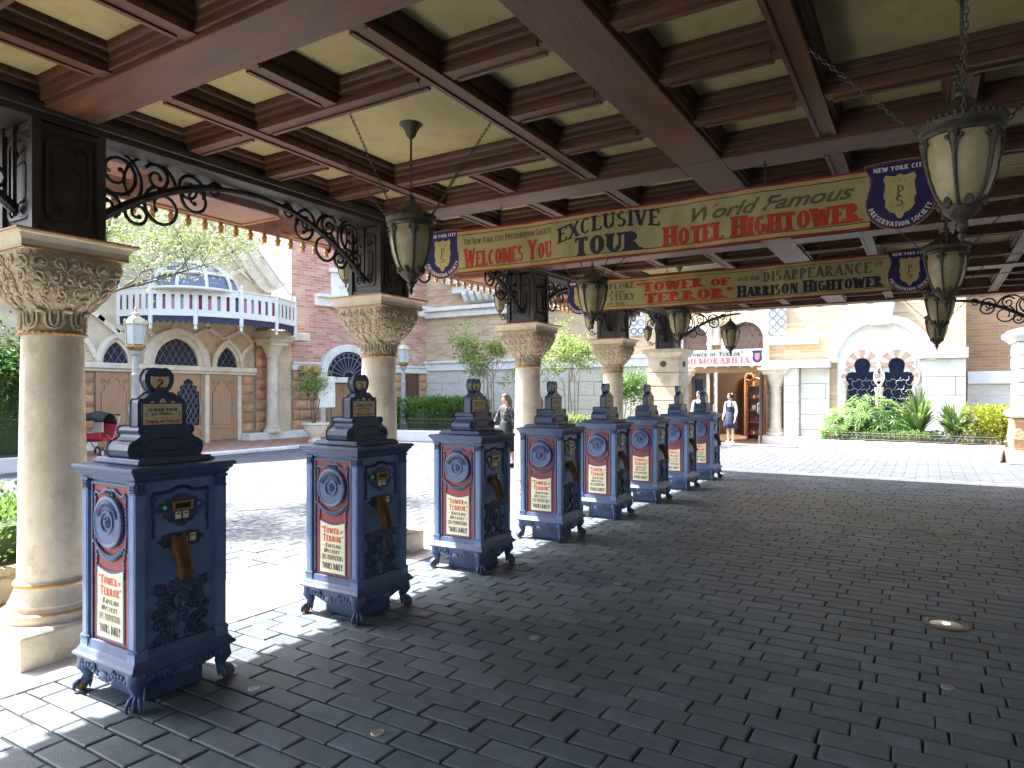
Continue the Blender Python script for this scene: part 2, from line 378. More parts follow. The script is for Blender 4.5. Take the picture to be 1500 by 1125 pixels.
def in_view(x, y, m=60):
    v = -x*SY+y*CY
    if v < .8: return None
    px = 750+1000*(x*CY+y*SY)/v; py = 577+1000*CZ/v
    return v if -m < px < 1500+m and py < 1125+3*m else None
cells = []
nY = int(22/PH)
for r in range(nY):
    y = -8+r*PH
    if y+PH > 13.97: break
    off = (r % 2)*PW/2 + RN.uniform(-.02, .02)
    x = -4.02
    xs = [x]; q = x+PW*.5+off*.9
    while q < 4.3: xs.append(q); q += PW*RN.uniform(.93, 1.07)
    for a, c in zip(xs, xs[1:]): cells.append((a, c, y, y+PH))
var = []
for i in range(10):
    b = MB(); paver_geo(b, -PW/2+GP, PW/2-GP, -PH/2+GP, PH/2-GP, 0, RN); b.t = [RN.uniform(.78, 1.22)]*len(b.f); var.append(b.mesh('paver'))
vis = [(in_view((c[0]+c[1])/2, (c[2]+c[3])/2), c) for c in cells]
shown = sorted([q for q in vis if q[0] and q[1][1]-q[1][0] > .2], key=lambda q: q[0])[:300]
ss = set(q[1] for q in shown)
for v, c in shown:
    o = place(RN.choice(var), 'paver', 'granite', drive, loc=((c[0]+c[1])/2, (c[2]+c[3])/2, RN.uniform(-.002, .0015)))
    o.scale = ((c[1]-c[0]-2*GP)/(PW-2*GP), 1, 1)
b = MB()
for v, c in vis:
    if c in ss: continue
    n = len(b.f); paver_geo(b, c[0]+GP, c[1]-GP, c[2]+GP, c[3]-GP, RN.uniform(-.002, .0015), RN); b.t += [RN.uniform(.78, 1.22)]*(len(b.f)-n)
b.obj('pavers', 'granite', drive)['kind'] = 'stuff'
b = MB()
def plaza_rows(xa, xb, ya, yb):
    r = 0; y = ya
    while y < yb:
        x = xa+(r % 2)*.2
        while x < xb:
            if in_view(x, y, 20):
                n = len(b.f); paver_geo(b, x+.006, min(x+.4, xb)-.006, y+.006, min(y+.2, yb)-.006, RN.uniform(-.002, .001), RN); b.t += [RN.uniform(.85, 1.15)]*(len(b.f)-n)
            x += .4
        y += .2; r += 1
plaza_rows(-15.6, -4.98, -2, 21.2); plaza_rows(-4.98, 7, 14.46, 21.2)
b.obj('pavers', 'granite_plaza', plaza)['kind'] = 'stuff'
# pale stone borders
kb = MB(); kb.add([(-4.98, -8, -.02), (-4.02, -8, -.02), (-4.02, 14.46, -.02), (-4.98, 14.46, -.02)], [(0, 1, 2, 3)])
border = struct(kb.obj('stone_border', 'joint_pale'))
y = -3.0
while y < 14.4:
    y2 = min(y+1.17, 14.455); MB().box(-4.975, -4.025, y+.003, y2-.003, -.02, .004).obj('border_slab', 'strip', border, bev=.003); y = y2
x = -4.02
while x < 4:
    MB().box(x+.003, x+1.197, 13.975, 14.455, -.02, .004).obj('border_slab', 'strip', border, bev=.003); x += 1.2

# floor studs and the recessed light
studs = [(553, 1074, 'near the bottom edge'), (372, 1009, 'beside the nearest kiosk'), (622, 899, 'between the second and third kiosks'), (783, 934, 'ahead of the third kiosk'),
         (905, 855, 'ahead of the fifth kiosk'), (1040, 775, 'ahead of the sixth kiosk'), (1116, 727, 'ahead of the farthest kiosks'), (1375, 778, 'farthest of the right-hand row'), (1380, 810, 'second farthest of the right-hand row'), (1382, 852, 'just beyond the recessed floor light'), (1388, 1007, 'nearer than the recessed floor light, standing in for a leaf-like brown mark')]  # the last stud stands in for a leaf-like brown mark
sm = MB().lathe([(.032, -.004), (.032, .003), (.027, .005), (.026, .0035), (.012, .0035)], 20).mesh('floor_stud', 30)
si = MB().lathe([(.025, .002), (.025, .0042)], 16).mesh('stud_face', 30)
mat('stud_face_m', (.20, .17, .13, 1), .5, .3, 30, .2, 60)
for px, py, wh in studs:
    p = ground(px, py); o = thing('floor_stud', 'small round metal stud set in the paving, '+wh, 'floor stud', p, group='floor studs')
    place(sm, 'rim', 'steel', o); place(si, 'face', 'stud_face_m', o)
p = ground(1386, 915)
o = thing('floor_light', 'round recessed floor light with metal ring and pale lens in dark paving', 'floor light', p)
MB().lathe([(.14, -.004), (.14, .004), (.125, .007), (.108, .007), (.105, .003)], 32).obj('ring', 'bronze', o, smooth=30)
mat('lens', (.35, .33, .27, 1), .15, .2, 10, .1, 20)
MB().lathe([(.104, .002), (.07, .006), (.0, .008)], 24).obj('lens', 'lens', o, smooth=60)
MB().lathe([(.024, .006), (.022, .011), (.01, .013)], 14).obj('bulb', glow('bulb_glow', (.9, .85, .7, 1), .9), o, smooth=60)

# ================================================================== canopy
XC = (-4.6, -1.4, 1.8); YP = 2.925; YC = [2.125+YP*k for k in range(-2, 5)]
ZB, ZP = 3.235, 3.365
can = thing('entrance_canopy', 'long coffered timber canopy with cream panels over the kiosks and drive', 'canopy')
MB().box(-5.6, 3.2, -8.5, 13.98, 3.50, 3.62).obj('roof_slab', 'wood', can)
MB().box(-4.4, 1.6, -8.5, YC[1]-.15, ZB, 3.499).obj('ceiling_slab', 'wood', can)
def lip_beam(L, wd, ax):
    """beam of length L along ax centred at 0, with lip strips at its lower edges"""
    b = MB(); h = wd/2
    def bx(a0, a1, c0, c1, z0, z1):
        if ax == 'y': b.box(c0, c1, a0, a1, z0, z1)
        else: b.box(a0, a1, c0, c1, z0, z1)
    bx(-L/2, L/2, -h, h, ZB, 3.499)
    e = min(.05, L*.2); 
    for s in (-1, 1):
        bx(-L/2+e, L/2-e, s*(h-.002)-.013, s*(h-.002)+.013, ZB-.010, ZB+.022)
        bx(-L/2+.0005, L/2-.0005, s*(h+.009)-.009, s*(h+.009)+.009, ZB+.048, ZB+.085)
    return b.mesh('beam')
bm_cache = {}
def beam(L, wd, ax, x, y):
    k = (round(L, 3), wd, ax)
    if k not in bm_cache: bm_cache[k] = lip_beam(L, wd, ax)
    return place(bm_cache[k], 'coffer_beam', 'wood_'+ax, can, loc=(x, y, 0))
cf_cache = {}
def coffer(x0, x1, y0, y1, big=False):
    k = (round(x1-x0, 3), round(y1-y0, 3)); cx, cy = (x0+x1)/2, (y0+y1)/2
    if k not in cf_cache:
        hx, hy = k[0]/2, k[1]/2; pr = [(.002, 3.283), (.024, 3.287), (.030, 3.297), (.034, 3.325), (.046, 3.333), (.052, 3.345), (.056, ZP+.004)]
        mb = MB(); n = len(pr)
        for q, z in pr: mb.v += [(-hx+q, -hy+q, z), (hx-q, -hy+q, z), (hx-q, hy-q, z), (-hx+q, hy-q, z)]
        for a in range(n-1):
            for i in range(4): j = (i+1) % 4; mb.f.append((a*4+i, a*4+j, a*4+4+j, a*4+4+i))
        mb.f += [(n*4-4, 0, 1, n*4-3)] if 0 else []
        pm = MB().box(-hx+.05, hx-.05, -hy+.05, hy-.05, ZP+.006, ZP+.02)
        cf_cache[k] = (mb.mesh('coffer_moulding'), pm.mesh('ceiling_panel'))
    m, pm = cf_cache[k]
    place(m, 'coffer_moulding', 'wood', can, loc=(cx, cy, 0)); place(pm, 'ceiling_panel', 'cream_panel', can, loc=(cx, cy, RN.uniform(-.002, .002)))
cw, bw = .635, .1
for xa, xb in ((-4.4, -1.555), (-1.245, 1.6)):
    for k in range(1, 6):
        y0, y1 = YC[k]+.15, YC[k+1 if k < 6 else 6]-.15
        if k == 6: continue
        ch = .6; X = [xa, xa+cw, xa+cw+bw, xb-cw-bw, xb-cw, xb]; Y = [y0, y0+ch, y0+ch+bw, y1-ch-bw, y1-ch, y1]
        for i in (1, 3): beam(y1-y0, bw, 'y', (X[i]+X[i+1])/2, (y0+y1)/2)
        for j in (1, 3):
            for i in (0, 2, 4): beam(X[i+1]-X[i], bw, 'x', (X[i]+X[i+1])/2, (Y[j]+Y[j+1])/2)
        my = (y0+y1)/2; mx = (xa+xb)/2
        for i in (0, 4):
            beam(cw, bw, 'x', (X[i]+X[i+1])/2, my)
            for j in (0, 4): coffer(X[i], X[i+1], Y[j], Y[j+1])
            coffer(X[i], X[i+1], Y[2], my-bw/2); coffer(X[i], X[i+1], my+bw/2, Y[3])
        for j in (0, 4):
            beam(ch, bw, 'y', mx, (Y[j]+Y[j+1])/2)
            coffer(X[2], mx-bw/2, Y[j], Y[j+1]); coffer(mx+bw/2, X[3], Y[j], Y[j+1])
        coffer(X[2], X[3], Y[2], Y[3])
        # main cross beam on the near side of the bay
        MB().box(xa, xb, YC[k]-.15, YC[k]+.15, 3.212, 3.499).box(xa, xb, YC[k]-.172, YC[k]-.1505, 3.245, 3.30).box(xa, xb, YC[k]+.1505, YC[k]+.172, 3.245, 3.30).obj('cross_beam', 'wood_x', can, bev=.006)
    MB().box(xa, xb, YC[6]-.15, YC[6]+.15, 3.20, 3.499).box(xa, xb, YC[6]-.172, YC[6]-.1505, 3.245, 3.30).obj('cross_beam', 'wood_x', can, bev=.006)
for k in range(1, 6):
    MB().box(-1.553, -1.247, YC[k]-.15+(.0 if k > 1 else 0), YC[k+1]-.152, 3.214, 3.499).box(-1.574, -1.5535, YC[k]+.18, YC[k+1]-.18, 3.245, 3.30).box(-1.2465, -1.226, YC[k]+.18, YC[k+1]-.18, 3.245, 3.30).obj('main_beam', 'wood_y', can, bev=.006)
MB().box(-1.553, -1.247, YC[6]-.149, YC[6]+.149, 3.196, 3.499).obj('main_beam', 'wood_y', can, bev=.006)
for x in (-4.6, 1.8):
    MB().box(x-.198, x+.198, -8.5, YC[6]+.2, 3.15, 3.499).box(x-.225, x-.1985, -8.5, YC[6]+.2, 3.19, 3.24).box(x+.1985, x+.225, -8.5, YC[6]+.2, 3.19, 3.24).box(x-.215, x-.1985, -8.5, YC[6]+.2, 3.30, 3.40).obj('edge_beam', 'dark_wood', can, bev=.008)
# end eave beyond the last beam: rafter ends
for i in range(15):
    x = -4.25+i*.42
    MB().prism([(13.981, 3.19), (14.12, 3.22), (14.16, 3.27), (14.16, 3.33), (13.981, 3.33)], x-.05, x+.05, 'x').obj('rafter_end', 'eave_pink', can, bev=.006)
# side eave: soffit, cantilevers, fascia, drips
MB().box(-5.56, -4.83, -8, 13.97, 3.30, 3.33).obj('eave_soffit', 'eave_pink', can)
MB().box(-5.60, -5.565, -8, 13.97, 3.13, 3.498).obj('fascia', 'eave_pink', can, bev=.005)
cant = MB().prism([(-4.84, 3.10), (-5.34, 3.10), (-5.44, 3.13), (-5.555, 3.20), (-5.555, 3.298), (-4.84, 3.298)], -.45, .45, 'y').mesh('cantilever')
trim = MB()
for s in (-1, 1): trim.prism([(-4.84, 3.085), (-5.35, 3.085), (-5.46, 3.115), (-5.45, 3.145), (-5.34, 3.115), (-4.84, 3.115)], s*.46-.014, s*.46+.014, 'y')
trim.box(-5.36, -5.33, -.445, .445, 3.082, 3.0995)
trim = trim.mesh('gilt_trim')
drip = MB().lathe([(.002, 3.03), (.018, 3.036), (.026, 3.05), (.022, 3.066), (.030, 3.08), (.030, 3.10), (.02, 3.11), (.02, 3.1295)], 10).mesh('drip', 35)
for k in range(1, 6):
    for dy in (0.0, YP/2):
        yy = YC[k]+dy
        c = place(cant, 'cantilever', 'eave_pink', can, bev=.008, loc=(0, yy, 0)); place(trim, 'gilt_trim', 'gold', c)
    for i in range(18):
        place(drip, 'drip', 'gold', can, loc=(-5.582, YC[k]+.08+i*.1625, 0))

# brackets on the posts
def bracket_mesh(sgn):
    b = MB(); P = lambda u, z: (0, sgn*(.206+u), z)
    b.tube([P(1.26*s, 2.64+.49*(1-(1-s)**2.1)) for s in [i/20 for i in range(21)]], [.034-.014*i/20 for i in range(21)], 7)
    b.tube([P(1.26*s, 2.64+.49*(1-(1-s)**2.1)+.02) for s in [i/20 for i in range(16)]], .012, 5)
    for c, r0, r1, a0, tn in (((.16, 3.02), .125, .03, -2.2, 1.5), ((.13, 2.98), .17, .16, -1.6, .55), ((.40, 3.06), .085, .02, 2.6, -1.4), ((.44, 2.86), .125, .05, 2.0, 1.25), ((.36, 3.0), .16, .15, .2, .55),
                              ((.62, 3.04), .10, .03, -.4, 1.3), ((.66, 2.98), .10, .03, 2.6, 1.3), ((.80, 3.09), .055, .015, .5, 1.3), ((.10, 2.80), .08, .02, -1.0, 1.4), ((.28, 2.78), .075, .02, 2.7, 1.4)):
        pts = spiral((c[0]*1.14, min(c[1], 3.13-r0*.9)), r0*1.2, r1*1.2, a0, tn, 20); b.tube([P(*q) for q in pts], [.0145-.0045*i/20 for i in range(21)], 6)
        b.ell(P(*pts[-1]), (.014, .018, .018), 6, 4)
    b.tube([P(.004, 2.6), P(.004, 3.14)], .014, 5)
    return b.mesh('bracket', 50)
brk = {s: bracket_mesh(s) for s in (-1, 1)}
post_m = MB().box(-.18, .18, -.18, .18, 2.484, 3.148); pcb = MB()
for sx in (-1, 1):
    for sy_ in (-1, 1): pcb.box(sx*.183-.024, sx*.183+.024, sy_*.183-.024, sy_*.183+.024, 2.4845, 3.1485)
post_m.v += []; 
for q in (2.5, 3.10): post_m.sq([(.196, q), (.196, q+.04)])
post_mesh = post_m.mesh('post'); pcb_mesh = pcb.mesh('corner_strip')
pp = MB()
ring8 = lambda w_, h_, cz: [(-w_, cz-h_+.03), (-w_+.03, cz-h_), (w_-.03, cz-h_), (w_, cz-h_+.03), (w_, cz+h_-.03), (w_-.03, cz+h_), (-w_+.03, cz+h_), (-w_, cz+h_-.03)]
pp.frame(ring8(.13, .24, 2.82), ring8(.112, .222, 2.82), .1805, .193, 'x'); pp.frame(ring8(.085, .12, 2.80), ring8(.075, .11, 2.80), .1805, .19, 'x')
for s in (-1, 1):
    pts = spiral((s*.05, 2.98), .035, .01, 0, s*1.2, 14); pp.tube([(.184, *q) for q in pts], .007, 4)
    pts = spiral((s*.05, 2.64), .03, .01, PI, s*1.2, 14); pp.tube([(.184, *q) for q in pts], .007, 4)
panel_mesh = pp.mesh('panel')
def post(x, y):
    p = place(post_mesh, 'post', 'dark_wood', can, bev=.005, loc=(x, y, 0))
    place(pcb_mesh, 'corner_strip', 'dark_wood', p)
    for i in range(4): place(panel_mesh, 'panel', 'dark_wood', p, rz=i*PI/2)
    for s in (-1, 1):
        if not (s > 0 and y > 13): place(brk[s], 'bracket', 'iron', p)
    if y > 13: place(brk[-1], 'bracket', 'iron', p, rz=PI/2 if x < 0 else -PI/2)
for x in (-4.6, 1.8):
    for k in range(1, 7): post(x, YC[k])

# ================================================================== columns
def cap_r(a, f):
    base = .176+.116*math.sin(min(1, f*1.08)*PI/2)**.72; ex = 2+7*f**1.3; ca, sa = math.cos(a), math.sin(a)
    return base/((abs(ca)**ex+abs(sa)**ex)**(1/ex))
def capital_mesh():
    b = MB(); N, L = 128, 22
    for j in range(L+1):
        f = j/L
        for i in range(N):
            a = 2*PI*i/N; r = cap_r(a, f)+.006*math.sin(16*a+5*math.sin(f*9))*math.sin(f*14)*min(1, (1-f)*7)
            b.v.append((r*math.cos(a), r*math.sin(a), 2.055+.315*f))
    for j in range(L):
        for i in range(N): k = (i+1) % N; b.f.append((j*N+i, j*N+k, (j+1)*N+k, (j+1)*N+i))
    b.f.append(tuple(L*N+i for i in range(N)))
    rng = random.Random(2)
    def on(a, f, h=.004): r = cap_r(a, max(0, min(1, f)))+h; return (r*math.cos(a), r*math.sin(a), 2.055+.315*f)
    for q in range(4):                                     # carved scrolls and leaves wind over each face
        for row, (f0, n, sz) in enumerate(((.80, 6, .13), (.55, 6, .13), (.32, 5, .12), (.12, 5, .10))):
            for k in range(n):
                a0 = q*PI/2-PI/4+(k+.5+(.0 if row % 2 else .25))*PI/2/n; sg = 1 if (k+row) % 2 else -1
                pts = [on(a0+sg*u*.85, f0+v*1.0) for u, v in spiral((0, 0), sz, .02, rng.uniform(0, 6), 1.35, 14)]
                b.tube(pts, [.010-.0035*i/14 for i in range(15)], 5)
                b.ell(on(a0, f0, .006), (.013, .013, .013), 6, 4)
                b.tube([on(a0+sg*.10, f0-.12), on(a0+sg*.04, f0-.05, .008), on(a0-sg*.07, f0+.13)], [.004, .010, .003], 5)
    return b.mesh('capital', 60)
def column(loc, label):
    c = thing('stone_column', label, 'column', loc, group='stone columns carrying the canopy')
    MB().sq([(.315, 0), (.315, .185), (.30, .20), (.27, .205)]).obj('plinth', 'stone', c, bev=.006)
    MB().lathe([(.262, .203), (.268, .225), (.262, .25), (.245, .262), (.232, .266), (.226, .285), (.232, .30), (.222, .315), (.208, .35), (.197, .385), (.196, .40), (.203, .405), (.203, .42), (.19, .43)], 48).obj('base', 'stone', c, smooth=28)
    MB().lathe([(.2035, .402), (.2075, .409), (.2075, .416), (.2035, .423)], 48).obj('gilt_ring', 'gold', c, smooth=40)
    MB().lathe([(.2695, .252), (.271, .256), (.262, .263), (.25, .263)], 48).obj('gilt_ring', 'gold', c, smooth=40)
    MB().lathe([(.186, .428), (.182, .6), (.176, 1.1), (.168, 1.6), (.163, 1.905)], 48).obj('shaft', 'stone', c, smooth=40)
    b = MB(); N = 150
    b.tube([((.168)*math.cos(2*PI*i/N), .168*math.sin(2*PI*i/N), 1.915) for i in range(N)], [.012+.003*math.sin(i*2*PI/5) for i in range(N)], 7, True)
    b.obj('rope_ring', 'gold', c, smooth=60)
    MB().lathe([(.162, 1.90), (.162, 2.02), (.172, 2.035), (.178, 2.06), (.165, 2.062)], 48).obj('necking', 'carved', c, smooth=30)
    for k in range(8):
        b = MB(); a0 = k*PI/4+PI/8
        U = [(-.045, 2.045), (-.045, 1.975), (-.03, 1.95), (0, 1.942), (.03, 1.95), (.045, 1.975), (.045, 2.045)]
        for w_ in (1, .45): b.tube([((.170)*math.cos(a0+u*w_/.17), .170*math.sin(a0+u*w_/.17), z+(1-w_)*.03) for u, z in U], .010, 5)
        a1 = a0+PI/8
        b.ell((.185*math.cos(a1), .185*math.sin(a1), 2.045), (.028, .028, .014), 8, 5)
        b.obj('leaf_loop', 'carved', c, smooth=60)
    place(cap_m, 'capital', 'carved', c)
    MB().sq([(.287, 2.368), (.293, 2.374), (.293, 2.385), (.299, 2.388), (.301, 2.42), (.318, 2.452), (.335, 2.458), (.335, 2.478), (.20, 2.483)]).obj('abacus', 'stone', c, bev=.003)
    MB().sq([(.2935, 2.372), (.3005, 2.376), (.3005, 2.386), (.296, 2.389)]).obj('gilt_moulding', 'gold', c)
    MB().sq([(.336, 2.463), (.343, 2.467), (.343, 2.4755), (.336, 2.4795)]).obj('gilt_moulding', 'gold', c)
    return c
cap_m = capital_mesh()
c0 = column((-4.6, YC[2], 0), 'nearest cream stone column with carved capital, left of the kiosk numbered 2')
for k, lab in ((3, 'cream stone column with carved capital directly behind the kiosk numbered 3'), (4, 'cream stone column with carved capital standing behind the woman in black'), (5, 'farthest round stone column, just left of the square stone pier')):
    c = copy_tree(c0); c.location = (-4.6, YC[k], 0); c['label'] = lab
for k, lab in ((3, 'nearest'), (4, 'second'), (5, 'third')):
    c = copy_tree(c0); c.location = (1.8, YC[k], 0); c['label'] = lab+' of the stone columns on the side of the drive opposite the kiosks'
# square end piers built of stone courses
def pier(loc, label):
    p = thing('stone_pier', label, 'pier', loc, group='square stone piers at the canopy end')
    MB().sq([(.38, 0), (.38, .22), (.34, .25)]).obj('plinth', 'stone', p, bev=.01)
    for i in range(6):
        z = .252+i*.29; MB().sq([(.318, z), (.33, z+.022), (.33, z+.262), (.318, z+.284)]).obj('stone_block', 'stone', p, bev=.006)
    MB().sq([(.325, 1.994), (.325, 2.30), (.335, 2.31), (.36, 2.33), (.40, 2.375), (.41, 2.385), (.41, 2.46), (.20, 2.483)]).obj('cap', 'stone', p, bev=.006)
    for ax, cc in (('y', (0, -.325, 2.16)), ('x', (.325, 0, 2.16))):
        MB().lathe([(.065, 0), (.065, .012), (.055, .02), (.05, .012), (.02, .014), (.012, .022)], 20, cc, ax).obj('medallion', 'bronze', p, smooth=35)
    return p
p0 = pier((-4.6, YC[6], 0), 'square stone pier with round bronze medallion beyond the farthest round column')
p1 = copy_tree(p0); p1.location = (1.8, YC[6], 0); p1['label'] = 'square stone pier cut by the right edge under the scrolled iron bracket'

# ================================================================== lanterns
def chain_mesh(b, p, q, L=.034, wd=.0085, r=.0028):
    p, q = Vector(p), Vector(q); d = q-p; n = max(2, int(d.length/(L*.74))); d.normalize()
    a = d.cross(Vector((0, 0, 1)))
    if a.length < .01: a = Vector((1, 0, 0))
    a.normalize(); c = a.cross(d); st = (q-p)/n
    for i in range(n):
        m = p+st*(i+.5); s = a if i % 2 else c
        b.tube([m+d*(L/2)*math.cos(t*PI/4)+s*wd*math.sin(t*PI/4) for t in range(8)], r, 4, True)
def lantern_make():
    r = thing('hanging_lantern', 'x', 'lantern', group='lanterns hanging from the canopy ceiling'); z0 = 2.20
    Z = lambda pr: [(a, b_-z0) for a, b_ in pr]
    gp = [(.05, 2.362), (.075, 2.385), (.10, 2.43), (.123, 2.50), (.136, 2.57), (.141, 2.63), (.139, 2.672)]
    MB().lathe(Z(gp), 30).obj('globe', 'globe', r, smooth=60)
    for k in range(6):
        a = k*PI/3+.3; b = MB(); ca, sa = math.cos(a), math.sin(a)
        b.tube([((q+.006)*ca, (q+.006)*sa, z-z0) for q, z in gp], [.009, .008, .007, .008, .010, .016, .024], 6)
        for s in (-1, 1):
            b.ell((.148*ca-s*.027*sa, .148*sa+s*.027*ca, 2.645-z0), (.011, .011, .011), 6, 4)
            b.tube([(.149*ca-s*u*sa, .149*sa+s*u*ca, z-z0) for u, z in ((.004, 2.59), (.012, 2.625), (.026, 2.642))], .007, 5)
        b.ell((.15*ca, .15*sa, 2.655-z0), (.02, .02, .018), 8, 5)
        b.obj('rib', 'bronze', r, smooth=60)
    b = MB().lathe(Z([(.13, 2.668), (.152, 2.672), (.160, 2.684), (.156, 2.70), (.166, 2.708), (.168, 2.728), (.155, 2.734), (.13, 2.732)]), 36)
    for k in range(36):
        a = k*PI/18; b.ell((.163*math.cos(a), .163*math.sin(a), 2.738-z0), (.011, .011, .012), 6, 4)
    b.obj('crown', 'bronze', r, smooth=40)
    b = MB().lathe(Z([(.15, 2.733), (.12, 2.745), (.09, 2.785), (.06, 2.82), (.035, 2.845), (.022, 2.855), (.028, 2.868), (.018, 2.885), (.008, 2.892)]), 24)
    for k in range(10):
        a = k*PI/5; b.ell((.125*math.cos(a), .125*math.sin(a), 2.752-z0), (.018, .018, .02), 6, 4)
    b.obj('cap', 'bronze', r, smooth=40)
    b = MB().lathe(Z([(.002, 2.218), (.010, 2.228), (.016, 2.25), (.010, 2.262), (.022, 2.275), (.026, 2.29), (.02, 2.305), (.045, 2.325), (.07, 2.35), (.078, 2.368), (.06, 2.375)]), 20)
    for k in range(6):
        a = k*PI/3+.3+PI/6; b.ell((.078*math.cos(a), .078*math.sin(a), 2.385-z0), (.02, .02, .03), 6, 4)
    b.obj('finial', 'bronze', r, smooth=40)
    MB().lathe(Z([(.012, 3.27), (.03, 3.29), (.04, 3.32), (.07, 3.365), (.082, 3.39), (.082, ZP+.004)]), 20).obj('ceiling_rose', 'bronze', r, smooth=40)
    MB().tube([(0, 0, 3.28-z0), (0, 0, 3.12-z0)], .008, 8).obj('rod', 'bronze', r)
    b = MB(); chain_mesh(b, (0, 0, 3.12-z0), (0, 0, 2.88-z0), .045, .012, .004); b.obj('chain', 'bronze', r)
    for dx, dy in ((.68, 0), (-.68, 0), (0, .605), (0, -.605)):
        l = math.hypot(dx, dy); b = MB(); chain_mesh(b, (dx/l*.165, dy/l*.165, 2.72-z0), (dx, dy, 3.29-z0)); b.obj('chain', 'bronze', r)
    return r
ln = lantern_make()
spots = []
for k, t in ((2, 'nearest'), (3, 'second'), (4, 'third'), (5, 'farthest')):
    spots.append((-2.98, k, t+' glass lantern of the row hanging above the ticket kiosks'))
    spots.append((.13, k, t+' glass lantern of the right-hand row hanging over the open drive'))
for i, (x, k, lab) in enumerate(spots):
    o = ln if i == 0 else copy_tree(ln)
    o.location = (x, (YC[k]+YC[k+1])/2, 2.20); o['label'] = lab
# small lanterns on scroll arms outside the posts
def arm_lantern():
    r = thing('arm_lantern', 'x', 'lantern', group='small lanterns on the outer side of the posts')
    gp = [(.03, 0), (.05, .02), (.068, .07), (.082, .13), (.086, .18), (.084, .20)]
    MB().lathe(gp, 20).obj('globe', 'globe', r, smooth=60)
    for k in range(6):
        a = k*PI/3; MB().tube([((q+.003)*math.cos(a), (q+.003)*math.sin(a), z) for q, z in gp], [.005, .005, .005, .006, .009, .012], 5).obj('rib', 'bronze', r, smooth=60)
    MB().lathe([(.08, .197), (.10, .20), (.102, .22), (.085, .228), (.06, .26), (.03, .285), (.014, .30), (.018, .315), (.005, .325)], 20).obj('cap', 'bronze', r, smooth=40)
    MB().lathe([(.003, -.075), (.014, -.055), (.008, -.045), (.018, -.03), (.035, -.012), (.044, .006), (.03, .01)], 14).obj('finial', 'bronze', r, smooth=40)
    b = MB(); P = lambda q: (q[0], 0, q[1])
    b.tube([P(q) for q in ((0, .32), (0, .37), (.06, .42), (.16, .43), (.262, .38))], .012, 6)
    b.tube([P(q) for q in spiral((.13, .30), .10, .02, 1.2, 1.5)], .008, 5)
    b.tube([P(q) for q in ((.04, -.05), (.10, -.12), (.18, -.06), (.262, .06))], .010, 6); b.tube([P(q) for q in spiral((.06, -.10), .05, .012, 0, 1.4)], .007, 5)
    b.obj('arm', 'iron', r, smooth=50)
    return r
al = arm_lantern()
for i, (k, lab) in enumerate(((3, 'small lantern on an iron arm by the column behind the kiosk numbered 3'), (4, 'small lantern on an iron arm by the column behind the woman in black'), (5, 'small lantern on an iron arm just left of the farthest round column'), (6, 'small lantern on an iron arm beside the square stone pier'))):
    o = al if i == 0 else copy_tree(al)
    o.location = (-5.045, YC[k], 2.70); o['label'] = lab

